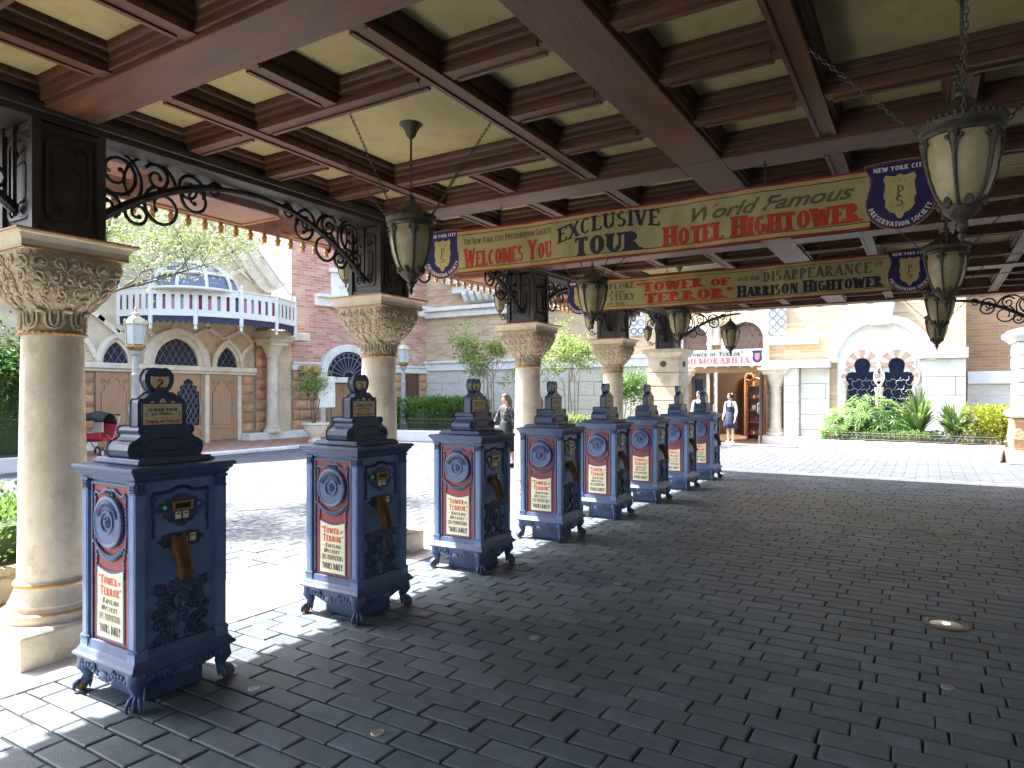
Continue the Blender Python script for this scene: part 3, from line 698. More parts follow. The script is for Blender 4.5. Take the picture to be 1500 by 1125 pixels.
# ================================================================== banners
SH = [(0, .225), (.10, .222), (.20, .212), (.205, .20), (.19, .17), (.168, .135), (.165, .09), (.185, .03), (.198, -.03), (.192, -.09), (.165, -.145), (.115, -.19), (.06, -.215), (0, -.225)]
SHIELD = SH+[(-x, z) for x, z in SH[-2:0:-1]]
BD = [(0, .15), (.025, .135), (.06, .14), (.085, .15), (.10, .12), (.088, .09), (.09, .05), (.10, .0), (.085, -.03), (.09, -.07), (.06, -.11), (.03, -.12), (.012, -.155), (0, -.16)]
BADGE = BD+[(-x, z) for x, z in BD[-2:0:-1]]
def wave(x, z): return .014*math.sin(5*x+1.5*z)+.006*math.sin(17*x+9*z)*math.sin(2.3*x)+.002*math.sin(37*x-11*z)
def banner(Yb, zc, label, lines):
    r = thing('hanging_banner', label, 'banner', (-1.98, Yb, zc-.21), group='banners strung across the drive')
    D = .21-.21
    X0, X1, H = -1.66, 1.66, .195
    sagf = lambda x: -.012*(1-(x/1.9)**2)
    fn = lambda x, z, l=0: (x, wave(x, z)-l-.0025, z+.21+sagf(x))
    b = MB(); N, M = 360, 14
    for j in range(M+1):
        for i in range(N+1): b.v.append(fn(X0+(X1-X0)*i/N, -H+2*H*j/M, -.003))
    for j in range(M):
        for i in range(N): b.f.append((j*(N+1)+i, j*(N+1)+i+1, (j+1)*(N+1)+i+1, (j+1)*(N+1)+i))
    cl = b.obj('cloth', 'banner', r, smooth=60); so_ = cl.modifiers.new('thick', 'SOLIDIFY'); so_.thickness = .002; so_.offset = 1
    def strip(name, z0, z1, m, lift):
        b = MB()
        for i in range(N+1):
            x = X0+(X1-X0)*i/N; b.v += [fn(x, z0, lift), fn(x, z1, lift)]
        for i in range(N): b.f.append((2*i, 2*i+2, 2*i+3, 2*i+1))
        b.obj(name, m, r, smooth=60)
    for s in (-1, 1):
        a, c = sorted((s*H, s*(H-.014))); strip('border', a, c, 'banner_red', .0012)
        a, c = sorted((s*(H-.015), s*(H-.042))); strip('border', a, c, 'banner_gold', .0012)
        a, c = sorted((s*(H-.042), s*(H-.048))); strip('border', a, c, 'ink_black', .0014)
    for ln_ in lines:
        kind = ln_[0]
        if kind == 's': text('lettering', ln_[1], ln_[2], r, fn, *ln_[3:7], **ln_[7])
        else: plain_text('lettering', ln_[1], ln_[2], r, fn, *ln_[3:7], **ln_[7])
    for sx in (-1, 1):
        cx = sx*1.83; zt = .205
        f2 = lambda x, z, l=0: (cx+x, -.016-l, zt+z)
        sh = MB().prism([(cx+x, zt+z) for x, z in SHIELD], -.004, -.010).obj('shield', 'shield_gold', r)
        def layer(name, k, d, m, P=SHIELD):
            MB().prism([(cx+x*k, zt+z*k) for x, z in P], -.010, -.010-d).obj(name, m, sh)
        layer('edge', .985, .001, 'shield_blue'); layer('edge', .95, .002, 'banner_red'); layer('field', .925, .003, 'shield_blue')
        MB().prism([(cx+x*.92, zt-.005+z*.92) for x, z in BADGE], -.0135, -.017).obj('badge', 'shield_gold', sh, bev=.001)
        f2 = lambda x, z, l=0: (cx+x, -.0135-l, zt+z)
        text('lettering', 'NEW YORK CITY', 'white_ink', sh, f2, -.15, .15, .158, .030, T=.26, t=.16, sf=0)
        arc_text('lettering', 'PRESERVATION SOCIETY', 'white_ink', sh, f2, 0, -.01, .193, 200, 340, .030, inside=True, T=.26, t=.16, sf=0)
        f3 = lambda x, z, l=0: (cx+x, -.0172-l, zt+z)
        text('lettering', 'N.Y.C', 'ink_faint', sh, f3, -.045, .045, .075, .028); text('lettering', 'P', 'ink_olive', sh, f3, -.018, .026, -.015, .075, T=.16, t=.07); text('lettering', 'S', 'ink_olive', sh, f3, -.024, .022, -.075, .07, T=.16, t=.07)
    # cords to the posts
    MB().tube([(2.02, -.004, .30), (3.56, -.004, .26)], .004, 5).obj('cord', 'steel', r)
    MB().tube([(2.0, -.004, .09), (3.56, -.004, .14)], .004, 5).obj('cord', 'steel', r)
    b = MB(); chain_mesh(b, (-2.02, -.004, .10), (-2.42, -.004, .09), .03, .008, .003); b.obj('cord', 'bronze', r)
    b = MB(); chain_mesh(b, (-1.2, 0, .405), (-1.2, 0, 3.20-(zc-.21)), .03, .008, .003); b.obj('cord', 'bronze', r)
    b = MB(); chain_mesh(b, (1.0, 0, .405), (1.0, 0, 3.20-(zc-.21)), .03, .008, .003); b.obj('cord', 'bronze', r)
    return r
def lx(px, Y): return on_plane_y(px, Y)+1.98
Y1, Y2 = YC[3], YC[4]
banner(Y1, 2.835, 'nearer long cream banner with red and black lettering and blue shields', [
    ('s', 'The New York City Preservation Society', 'ink_olive', lx(681, Y1), lx(808, Y1), .055, .058, dict(T=.2, t=.12, sf=0, gap=.09, rise=.015)),
    ('s', 'Welcomes You', 'ink_red', lx(682, Y1), lx(808, Y1), -.148, .17, dict(T=.26, sf=.06, rise=.02)),
    ('p', 'to this', 'ink_faint', lx(813, Y1), lx(838, Y1), -.135, .06, dict(bold=.01)),
    ('s', 'EXCLUSIVE', 'ink_black', lx(817, Y1), lx(966, Y1), -.03, .125, dict(T=.2, t=.1, sf=.07, sag=.05, rise=.045)),
    ('s', 'TOUR', 'ink_black', lx(842, Y1), lx(938, Y1), -.150, .15, dict(T=.28, t=.12, sf=.08)),
    ('p', 'of the', 'ink_faint', lx(977, Y1), lx(1003, Y1), .02, .055, dict(bold=.01)),
    ('p', 'World Famous', 'ink_olive', lx(1012, Y1), lx(1252, Y1), .012, .10, dict(shear=.45, bold=.025, rise=.012)),
    ('s', 'Hotel Hightower', 'ink_red', lx(971, Y1), lx(1260, Y1), -.152, .15, dict(T=.3, t=.13, sf=.07, small=.86, rise=.012))])
banner(Y2, 2.80, 'farther cream banner with red lettering, seen below the nearer one', [
    ('s', 'EXPLORE', 'ink_olive', lx(878, Y2), lx(930, Y2), .06, .07, dict(T=.24, rise=.01)), ('s', '-THE-', 'ink_olive', lx(889, Y2), lx(922, Y2), .015, .03, dict()),
    ('s', 'MYSTERY', 'ink_olive', lx(876, Y2), lx(930, Y2), -.075, .08, dict(T=.24)), ('s', '- OF THE -', 'ink_olive', lx(884, Y2), lx(922, Y2), -.135, .035, dict()),
    ('s', '"TOWER of', 'ink_red', lx(932, Y2), lx(1068, Y2), .01, .11, dict(T=.28, t=.13, sf=.08)), ('s', 'TERROR"', 'ink_red', lx(944, Y2), lx(1074, Y2), -.135, .12, dict(T=.28, t=.13, sf=.08)),
    ('p', 'and the', 'ink_olive', lx(1080, Y2), lx(1112, Y2), .045, .06, dict(bold=.01)),
    ('s', 'DISAPPEARANCE', 'ink_olive', lx(1117, Y2), lx(1277, Y2), .01, .115, dict(T=.22, sf=.05)), ('p', 'of', 'ink_olive', lx(1281, Y2), lx(1293, Y2), .075, .06, dict(bold=.01)),
    ('s', 'Harrison Hightower', 'ink_black', lx(1080, Y2), lx(1293, Y2), -.14, .13, dict(T=.3, t=.13, sf=.06, small=.86))])

# ================================================================== ticket kiosks
def kiosk():
    r = thing('ticket_kiosk', 'x', 'kiosk', group='ticket kiosks in a row beside the drive')
    MB().box(-.155, .165, -.155, .165, 0, .19).obj('pedestal', 'slate_blue', r, bev=.004)
    for sx in (-1, 1):
        for sy_ in (-1, 1):
            b = MB(); D = lambda q, z: (sx*q, sy_*q, z)
            b.tube([D(.205, .20), D(.232, .165), D(.240, .13), D(.228, .095), D(.232, .065), D(.243, .045)], [.05, .052, .042, .030, .026, .026], 9)
            for k in (-1, 0, 1):
                ax = Vector((sx, sy_, 0)).normalized(); sd = Vector((-ax.y, ax.x, 0))*k
                P = lambda u, s_, z: Vector((sx*.245, sy_*.245, z))+ax*u+sd*s_
                b.tube([P(-.012, .012, .072), P(.016, .022, .064), P(.034, .03, .044), P(.036, .031, .022), P(.03, .028, .006)], [.011, .012, .011, .009, .004], 6)
            b.tube([D(.232, .07), D(.222, .05), D(.224, .01)], [.014, .012, .004], 6)
            b.tube([(sx*(.215+.035*math.cos(t)), sy_*(.215+.035*math.cos(t)), .155+.028*math.sin(t)) for t in [i*PI/5 for i in range(10)]], .009, 5, True)
            ft = b.obj('foot', 'slate_blue', r, smooth=60)
            MB().ell((sx*.25, sy_*.25, .030), (.030, .030, .030), 12, 8).obj('ball', 'rust_wood', ft, smooth=80)
    # carved skirt
    sk = []; n = 48
    for i in range(n+1):
        s_ = -.245+.49*i/n; u = abs(s_)/.245
        z = .150-.045*math.exp(-(u/.42)**2)-.028*math.exp(-((u-.95)/.18)**2)-.006*abs(math.sin(u*14)); sk.append((s_, z))
    poly = sk+[(.245, .195), (-.245, .195)]
    m = MB().prism(poly, -.268, -.247)
    for i in range(-8, 9):
        u = abs(i)/8; z = .163-.040*math.exp(-(u/.42)**2)-.02*math.exp(-((u-.95)/.18)**2)
        m.ell((i*.0285, -.270, z), (.013, .009, .016), 7, 5)
    for s_ in (-1, 1): m.tube([(q[0], -.272, q[1]) for q in spiral((s_*.10, .155), .026, .008, PI/2, s_*1.3, 14)], .006, 5)
    m.ell((0, -.272, .135), (.045, .010, .024), 10, 5)
    m = m.mesh('skirt', 45)
    for i in range(4): place(m, 'skirt', 'slate_blue', r, rz=i*PI/2)
    MB().sq([(.278, .188), (.286, .195), (.286, .205), (.274, .216), (.262, .235), (.256, .242), (.25, .265), (.246, .285), (.228, .287)]).obj('base_moulding', 'slate_blue', r, bev=.002)
    MB().box(-.226, .226, -.226, .226, .25, 1.118).obj('body', 'blue', r)
    pil = MB().box(-.027, .027, -.027, .027, .29, 1.06).box(-.018, .018, -.030, .030, .30, 1.05).box(-.030, .030, -.018, .018, .30, 1.05).mesh('pilaster')
    pc = MB().box(-.029, .029, -.029, .029, 1.052, 1.062).box(-.026, .026, -.026, .026, 1.062, 1.118).box(-.033, .033, -.033, .033, 1.104, 1.1185)
    for s_ in (-1, 1):
        for q in (-1, 0, 1):
            for z in (1.07, 1.085, 1.098): pc.ell((s_*.028, q*.016, z), (.007, .008, .008), 6, 4); pc.ell((q*.016, s_*.028, z), (.008, .007, .008), 6, 4)
    pc = pc.mesh('capital', 50)
    pb = MB().sq([(.040, .20), (.040, .222), (.036, .232), (.034, .27), (.036, .278), (.036, .288), (.030, .297)])
    for q in range(-2, 3):
        for s_ in (-1, 1): pb.ell((q*.012, s_*.034, .288), (.006, .006, .012), 6, 4); pb.ell((s_*.034, q*.012, .288), (.006, .006, .012), 6, 4)
    pb = pb.mesh('pilaster_base', 50)
    for sx in (-1, 1):
        for sy_ in (-1, 1):
            l_ = (sx*.222, sy_*.222, 0); o = place(pil, 'pilaster', 'blue', r, loc=l_); place(pc, 'capital', 'slate_blue', o); place(pb, 'pilaster_base', 'blue', o)
    MB().sq([(.246, 1.112), (.250, 1.124), (.258, 1.128), (.262, 1.142), (.274, 1.152), (.276, 1.162), (.287, 1.168), (.287, 1.182), (.276, 1.188), (.10, 1.196)]).obj('cornice', 'slate_blue', r, bev=.002)
    # red panel on the face towards the camera
    F = lambda x, z, l=0: (x, -.2330-l, z)
    MB().box(-.168, .168, -.2325, -.2262, .275, 1.088).obj('door_panel', 'red', r)
    MB().frame([(-.182, .262), (.182, .262), (.182, 1.10), (-.182, 1.10)], [(-.166, .278), (.166, .278), (.166, 1.084), (-.166, 1.084)], -.2262, -.241).obj('panel_frame', 'slate_blue', r, bev=.003)
    d = MB().lathe([(.132, 0), (.134, .012), (.130, .022), (.118, .026), (.112, .022), (.062, .020), (.058, .027), (.05, .027), (.046, .018), (.032, .018), (.028, .024), (.016, .024), (.012, .032), (.006, .036)], 40, (0, -.2325, .902), 'y').obj('medallion', 'mid_blue', r, smooth=30)
    b = MB(); fd = lambda a, q: (q*math.cos(a), -.2325-.0255, .902+q*math.sin(a))
    for a0, a1 in ((.35, 2.8),):
        for i in range(14):
            a = a0+(a1-a0)*i/13; b.ell(fd(a, .088), (.006, .004, .009), 6, 4)
        b.tube([fd(a0+(a1-a0)*i/16, .10) for i in range(17)], .0035, 4); b.tube([fd(a0+(a1-a0)*i/16, .075) for i in range(17)], .0035, 4)
    for i in range(8): b.ell(fd(i*PI/4, .022), (.006, .006, .006), 6, 4)
    b.obj('relief', 'slate_blue', d, smooth=60)
    b = MB(); yg = -.236
    for s_ in (-1, 1):
        b.tube([(s_*q[0], yg, q[1]) for q in spiral((.02, 1.052), .02, .006, PI, 1.3, 12)], .0055, 5)
        b.tube([(s_*x, yg, z) for x, z in ((.0, 1.062), (.04, 1.066), (.075, 1.045), (.10, 1.035), (.135, 1.048), (.15, 1.035), (.145, 1.01), (.13, 1.02))], [.008, .009, .008, .007, .008, .008, .007, .005], 6)
        for i in range(13):
            t = i/12; b.ell((s_*(.14+.010*math.sin(t*PI)), yg, 1.01-.245*t), (.0085, .007, .0105), 6, 4)
        for i in range(7): b.ell((s_*.128+s_*.003*math.sin(i*2), yg, .755-.020*i), (.009-.0007*i, .007, .010), 6, 4)
    for i in range(17):
        t = -1+2*i/16; rr = .010+.010*(1-t*t); b.ell((t*.125, yg-.004, .775-.055*(1-t*t)), (.012, rr*.7, rr), 7, 5)
    b.obj('garland', 'mid_blue', r, smooth=70)
    MB().ell((-.158, -.238, .79), (.008, .008, .008), 8, 5).obj('door_knob', 'brass', r, smooth=60)
    # poster
    top = [(.118-.236*i/12, .664-.024*math.sin(PI*i/12)) for i in range(13)]
    outer = [(x*1.09, z+.010) for x, z in top]
    MB().prism([(-.129, .300), (.129, .300)]+outer, -.2328, -.2375).obj('poster_frame', 'slate_blue', r, bev=.001)
    po = MB().prism([(-.119, .309), (.119, .309)]+top, -.2376, -.239).obj('poster', 'poster', r)
    f = lambda x, z, l=0: (x, -.2392-l, z)
    text('lettering', '"Tower', 'ink_orange', po, f, -.108, .068, .583, .044, T=.22, t=.1, sf=.05, small=.85); text('lettering', 'of', 'ink_orange', po, f, .074, .104, .588, .022, sf=0, shear=.2, small=1)
    text('lettering', 'Terror"', 'ink_orange', po, f, -.092, .108, .527, .046, T=.22, t=.1, sf=.05, small=.85)
    text('lettering', '- Baffling', 'ink_olive', po, f, -.098, .086, .484, .030, T=.2, t=.13, sf=.0, shear=.15); text('lettering', 'Mystery -', 'ink_olive', po, f, -.082, .10, .446, .030, T=.2, t=.13, sf=.0, shear=.1)
    text('lettering', 'EPIC PROPORTIONS', 'ink_olive', po, f, -.10, .10, .398, .036, T=.22, t=.16, sf=0, gap=.1); text('lettering', 'TOURS DAILY', 'ink_black', po, f, -.10, .10, .334, .044, T=.24, t=.17, sf=0, gap=.12)
    # slot face (+x)
    G = lambda y, z, l=0: (.2285+l, y, z)
    def sym(pts): return pts+[(-y, z) for y, z in pts[::-1] if abs(y) > 1e-6]
    plate = sym([(0, 1.035), (.03, 1.03), (.045, 1.015), (.08, 1.012), (.085, .995), (.115, .99), (.125, .97), (.115, .95), (.09, .945), (.095, .925), (.075, .915), (.06, .895), (.035, .89), (.02, .875), (0, .868)])
    MB().prism([(y, z) for y, z in plate], .2263, .236, 'x').obj('slot_plate', 'navy', r, bev=.002)
    sp = MB().frame([(-.056, .952), (.056, .952), (.056, 1.0), (-.056, 1.0)], [(-.044, .962), (.044, .962), (.044, .990), (-.044, .990)], .2365, .252, 'x').obj('slot_frame', 'brass', r, bev=.002)
    MB().box(.2362, .240, -.0435, .0435, .9625, .9895).obj('slot', 'black', sp)
    for s_ in (-1, 1):
        MB().box(.2362, .239, s_*.021-.015, s_*.021+.015, .908, .944).obj('instruction_label', 'poster', r); MB().box(.2392, .2398, s_*.021-.009, s_*.021+.009, .930, .938).obj('instruction_print', 'ink_olive', r)
    MB().lathe([(.009, 0), (.009, .005), (.007, .008), (.002, .010)], 14, (.236, -.092, .973), 'x').obj('signal_lamp', 'lamp_green', r, smooth=40)
    MB().lathe([(.009, 0), (.009, .005), (.007, .008), (.002, .010)], 14, (.236, .092, .973), 'x').obj('signal_lamp', 'lamp_blue', r, smooth=40)
    b = MB()
    for s_ in (-1, 1):
        b.tube([(.231, s_*y, z) for y, z in ((0, 1.072), (.03, 1.068), (.06, 1.05), (.085, 1.052), (.115, 1.045), (.14, 1.052), (.15, 1.03), (.138, 1.012))], [.010, .011, .010, .009, .010, .011, .010, .007], 6)
        for i in range(10): b.ell((.231, s_*(.148+.003*math.sin(i*1.7)), 1.01-.017*i), (.006, .012-.0005*i, .010), 6, 4)
        b.ell((.231, s_*.148, .835), (.006, .011, .011), 6, 4)
    b.obj('swag', 'navy', r, smooth=60)
    lp = sym([(0, .835), (.06, .838), (.098, .832), (.10, .815), (.128, .80), (.10, .785), (.098, .77), (.06, .765), (0, .768)])
    MB().prism(lp, .2263, .234, 'x').obj('ticket_plate', 'navy', r, bev=.002)
    MB().box(.2342, .237, .045, .077, .782, .822).obj('instruction_label', 'poster', r); MB().box(.2372, .2378, .05, .072, .807, .814).obj('instruction_print', 'ink_olive', r)
    MB().box(.2342, .236, .030, .034, .785, .812).obj('instruction_print', 'poster', r)
    # ticket chute: worn metal tongue leaning out
    ch = MB(); pts = [(.232, .815), (.245, .822), (.30, .70), (.322, .625), (.312, .612), (.298, .622), (.275, .69), (.232, .76)]
    ch.prism([(x, z) for x, z in pts], -.056, -.002, 'y'); ch = ch.obj('ticket_chute', 'rust_wood', r, bev=.004)
    for y in (-.058, .000):
        MB().prism([(.246, .826), (.305, .70), (.328, .625), (.335, .632), (.315, .71), (.254, .832)], y-.006, y+.006, 'y').obj('chute_lip', 'rust_wood', ch, bev=.002)
    # lion-mask relief
    b = MB(); xl = .229
    b.ell((xl, 0, .485), (.030, .048, .060), 14, 9); b.ell((xl+.024, 0, .468), (.018, .017, .030), 10, 7); b.ell((xl+.026, 0, .445), (.014, .026, .014), 10, 6)
    for s_ in (-1, 1):
        b.ell((xl+.020, s_*.022, .505), (.010, .015, .009), 8, 5); b.ell((xl+.016, s_*.030, .47), (.014, .014, .020), 8, 5); b.ell((xl+.006, s_*.05, .53), (.014, .016, .016), 8, 5)
    for i in range(18):
        a = -.6+i*(PI+1.2)/17; q = .072
        M_ = Matrix.Rotation(a-PI/2, 3, 'X')
        b.ell((xl, q*math.cos(a)*.95, .485+q*math.sin(a)), (.014, .012, .028), 7, 5, M_)
        b.ell((xl-.002, q*1.5*math.cos(a+.08), .485+q*1.35*math.sin(a+.08)), (.011, .014, .026), 7, 5, M_)
    b.tube([(xl+.022, .026*math.cos(t), .418+.022*math.sin(t)) for t in [PI+i*PI/8 for i in range(9)]], .006, 5)
    b.ell((xl+.010, 0, .415), (.020, .024, .018), 10, 6)
    for s_ in (-1, 1):
        for c, q0, a0, tn in (((.085, .36), .040, 1.2, 1.5), ((.115, .30), .030, 2.5, -1.4), ((.045, .315), .030, 0, 1.4), ((.125, .44), .026, -1, 1.3), ((.13, .56), .026, 1, 1.3), ((.07, .28), .02, 1, 1.3), ((.125, .38), .022, 2, -1.3)):
            b.tube([(xl+.003, s_*y, z) for y, z in spiral(c, q0, .008, a0, tn, 16)], .0095, 5)
        for i in range(9): b.ell((xl, s_*(.02+.013*i), .385-.010*i-.004*(i % 2)), (.010, .014, .017), 7, 5)
        for i in range(6): b.ell((xl, s_*(.02+.02*i), .275+.006*(i % 2)), (.009, .013, .018), 7, 5)
        for i in range(7): b.ell((xl, s_*(.105+.008*math.sin(i)), .42+.026*i), (.009, .016, .017), 7, 5)
    b.obj('mask_relief', 'navy', r, smooth=70)
    # crest on top
    MB().sq([(.215, 1.194), (.215, 1.206), (.205, 1.212), (.20, 1.222)], (-.01, 0), .98).obj('crest_plinth', 'slate_blue', r, bev=.003)
    half = [(.186, 1.222), (.196, 1.235), (.203, 1.262), (.196, 1.290), (.178, 1.305), (.158, 1.312), (.143, 1.325), (.136, 1.342), (.146, 1.348), (.150, 1.362), (.144, 1.376), (.130, 1.380)]
    MB().prism(sym([(0, 1.222)]+half+[(0, 1.380)])[:], -.10, .105, 'x').obj('crest_base', 'navy', r, bev=.006)
    b = MB()
    for s_ in (-1, 1):
        for c, q0 in (((.152, 1.265), .036), ((.128, 1.360), .014)):
            b.tube([(.1055, s_*y, z) for y, z in spiral(c, q0, .006, 0, 1.6, 20)], .006, 5); b.ell((.106, s_*c[0], c[1]), (.008, .010, .010), 8, 5)
    b.tube([(.1055, .11*math.cos(e*PI/10), 1.285+.035*math.sin(e*PI/10)) for e in range(20)], .004, 4, True)
    b.obj('volute', 'navy', r, smooth=60)
    sh = [(.128, 1.378), (.128, 1.505), (.120, 1.522), (.105, 1.520), (.090, 1.524), (.070, 1.545), (.052, 1.556), (.038, 1.552), (.028, 1.562), (.022, 1.578), (0, 1.582)]
    MB().prism(sym([(0, 1.378)]+sh), -.012, .062, 'x').obj('sign_housing', 'navy', r, bev=.005)
    q = [(.107, 1.388), (.107, 1.498), (.075, 1.500), (.060, 1.512), (.050, 1.512), (.042, 1.497), (.030, 1.494), (.020, 1.500), (.010, 1.520), (0, 1.526)]
    MB().frame([(-.116, 1.381), (.116, 1.381), (.116, 1.503), (-.116, 1.503)], [(-.107, 1.389), (.107, 1.389), (.107, 1.497), (-.107, 1.497)], .0605, .069, 'x').obj('sign_frame', 'navy', r, bev=.002)
    sg = MB().prism(sym([(0, 1.388)]+q), .0605, .066, 'x').obj('sign_plate', 'plate_cream', r)
    h = lambda y, z, l=0: (.0662+l, y, z)
    text('lettering', 'GUIDED TOUR', 'ink_black', sg, h, -.083, .083, 1.458, .017, T=.24, sf=.05); text('lettering', 'MYSTERIOUS', 'ink_olive', sg, h, -.062, .062, 1.433, .014, T=.24, sag=.006)
    text('lettering', '?', 'ink_olive', sg, h, -.098, -.083, 1.430, .022); text('lettering', '?', 'ink_olive', sg, h, .083, .098, 1.430, .022); text('lettering', '?', 'ink_olive', sg, h, -.004, .004, 1.500, .014)
    text('lettering', '?', 'ink_olive', sg, h, -.003, .003, 1.420, .010)
    text('lettering', '"Tower of Terror"', 'ink_orange', sg, h, -.10, .10, 1.395, .019, T=.26, t=.12, sf=.04, small=.9)
    MB().add([h(-.095, 1.482, .0011), h(.095, 1.482, .0011), h(.095, 1.4845, .0011), h(-.095, 1.4845, .0011)], [(0, 1, 2, 3)]).obj('rule', 'ink_orange', sg)
    b = MB(); b.tube([h(-.07, 1.426, .0006), h(-.03, 1.421, .0006), h(0, 1.426, .0006), h(.03, 1.421, .0006), h(.07, 1.426, .0006)], .0009, 4); b.obj('rule', 'ink_olive', sg)
    hz = 1.622
    hp = [(0, .050), (.012, .058), (.034, .062), (.056, .052), (.072, .026), (.074, -.002), (.062, -.034), (.040, -.056), (.018, -.066), (0, -.068)]
    MB().prism([(y, hz+z) for y, z in sym(hp)], -.016, .036, 'x').obj('number_badge', 'navy', r, bev=.007)
    ip = [(0, .016), (.012, .020), (.030, .018), (.048, .022), (.052, .0), (.044, -.026), (.028, -.042), (0, -.050)]
    nb = MB().prism([(y, hz+z) for y, z in sym(ip)], .0355, .0385, 'x').obj('number_plate', 'plate_cream', r)
    return r, nb
# eight of them
GH = lambda y, z, l=0: (.0388+l, y, z)
k0, nb0 = kiosk()
KY = [2.14+1.487*i for i in range(8)]
klab = ['nearest blue ticket kiosk with a claw-footed base, numbered 2', 'blue ticket kiosk numbered 3, second in the row from the camera', 'blue ticket kiosk numbered 4, third in the row, in front of the woman in black', 'fourth blue ticket kiosk from the camera, numbered 5',
        'fifth blue ticket kiosk from the camera, before the farthest round column', 'sixth blue ticket kiosk from the camera, left of the square stone pier', 'third farthest from the end made second last blue ticket kiosk of the row', 'last and farthest blue ticket kiosk in the row']
klab[6] = 'blue ticket kiosk second from the far end of the row'
roots = [k0]+[copy_tree(k0) for _ in range(7)]
for i, o in enumerate(roots):
    o.location = (-3.52+RN.uniform(-.012, .012), KY[i]+RN.uniform(-.01, .01), 0); o.rotation_euler.z = RN.uniform(-.018, .018); o['label'] = klab[i]
    np_ = [c for c in kids(o) if c.name.startswith('number_plate')][0]
    text('numeral', str(i+2), 'ink_red', np_, GH, -.023, .023, 1.580, .050, T=.24, t=.12, sf=.05)
# ================================================================== buildings round the plaza
mat('stucco', (.62, .50, .33, 1), .85, .18, 2, .25, 30, dirt=(.42, .31, .18, 1), dirt_amt=.8, dscale=1.8)
mat('trim_stone', (.72, .63, .48, 1), .8, .15, 3, .2, 40, dirt=(.46, .37, .26, 1), dirt_amt=.7, dscale=2.6)
mat('white_stone', (.78, .75, .69, 1), .8, .10, 2.5, .25, 30, dirt=(.48, .45, .38, 1), dirt_amt=.6, dscale=1.3)
mat('travertine', (.60, .56, .47, 1), .8, .14, 5, .45, 22, dirt=(.36, .33, .25, 1), dirt_amt=.6, dscale=2.4, stretch=(1, 1, 4))
mat('sandstone', (.50, .28, .145, 1), .9, .30, 3, .9, 14, dirt=(.28, .15, .08, 1), dirt_amt=.6, dscale=2, bdist=.03)
mat('door_tan', (.40, .24, .125, 1), .55, .12, 4, .1, 40)
mat('door_brown', (.11, .055, .032, 1), .5, .2, 4, .1, 40)
mat('glass_dark', (.010, .014, .032, 1), .2, .2, 3, .05, 6, spec=.15)
mat('lead', (.20, .21, .23, 1), .5, .2, 9, 0)
mat('white_paint', (.70, .68, .62, 1), .45, .06, 4, .05, 30)
mat('blue_drip', (.018, .018, .055, 1), .6, .2, 9, 0)
mat('pane_red', (.16, .012, .02, 1), .2, .2, 9, 0); mat('pane_teal', (.03, .07, .085, 1), .2, .2, 9, 0); mat('pane_grey', (.22, .22, .25, 1), .2, .2, 9, 0); mat('pane_rose', (.36, .16, .16, 1), .2, .2, 9, 0)
mat('dome_glass', (.16, .18, .23, 1), .1, .2, 3, .05, 6)
mat('brick_vous', (.56, .34, .25, 1), .8, .1, 6, .1, 30); mat('tile_brown', (.16, .095, .07, 1), .7, .25, 5, .3, 30)
mat('lamp_metal', (.30, .30, .29, 1), .5, .15, 8, .15, 50)
mat('lamp_glass', (.42, .46, .47, 1), .25, .08, 5, .05, 20)
mat('amber_glass', (.62, .36, .07, 1), .3, .15, 5, .05, 20)
mat('leather', (.02, .02, .022, 1), .6, .2, 9, .1, 50)
brick_mat('brick_red', (.44, .19, .125, 1), (.64, .38, .28, 1), (.58, .49, .40, 1), .34, .10, .35)
brick_mat('brick_tan', (.46, .30, .165, 1), (.62, .46, .29, 1), (.58, .49, .37, 1), .42, .085, .3)
brick_mat('brick_dark', (.34, .175, .085, 1), (.43, .25, .13, 1), (.40, .3, .2, 1), .42, .085, .2)  # darker brick for the set-back right wing
brick_mat('brick_apron', (.33, .16, .11, 1), (.42, .24, .17, 1), (.3, .25, .2, 1), .22, .11, .2)
class Wall:
    def __init__(s, ox, oy, ang, name, label):
        s.o = Vector((ox, oy)); s.d = Vector((math.cos(ang), math.sin(ang))); s.n = Vector((math.sin(ang), -math.cos(ang)))
        s.r = thing(name, label, 'building', (ox, oy, 0), ang)
    def p(s, px, py, d=0):                      # pixel -> (s, z) on the plane pushed out by d
        r = ray(px, py); o = s.o+s.n*d; k = (o.x*s.n.x+o.y*s.n.y)/(r.x*s.n.x+r.y*s.n.y)
        return ((r.x*k-o.x)*s.d.x+(r.y*k-o.y)*s.d.y, CZ+r.z*k)
    def s(s, px, d=0): return s.p(px, 577, d)[0]
    def bx(s, name, m, x0, x1, z0, z1, d0, d1, parent=None, bev=0):
        return MB().box(x0, x1, -d1, -d0, z0, z1).obj(name, m, parent or s.r, bev=bev)
    def poly(s, name, m, pts, d0, d1, parent=None, bev=0): return MB().prism(pts, -d1, -d0, 'y').obj(name, m, parent or s.r, bev=bev)
    def rib(s, name, m, pts, wd, d0, d1, parent=None):           # flat strip along a polyline
        L, Rr = [], []; n = len(pts)
        for i, q in enumerate(pts):
            a = Vector(pts[max(0, i-1)]); c = Vector(pts[min(n-1, i+1)]); t = (c-a).normalized(); k = Vector((-t.y, t.x))*wd/2
            L.append((q[0]+k.x, q[1]+k.y)); Rr.append((q[0]-k.x, q[1]-k.y))
        return MB().band(L, Rr, -d1, -d0, 'y').obj(name, m, parent or s.r)
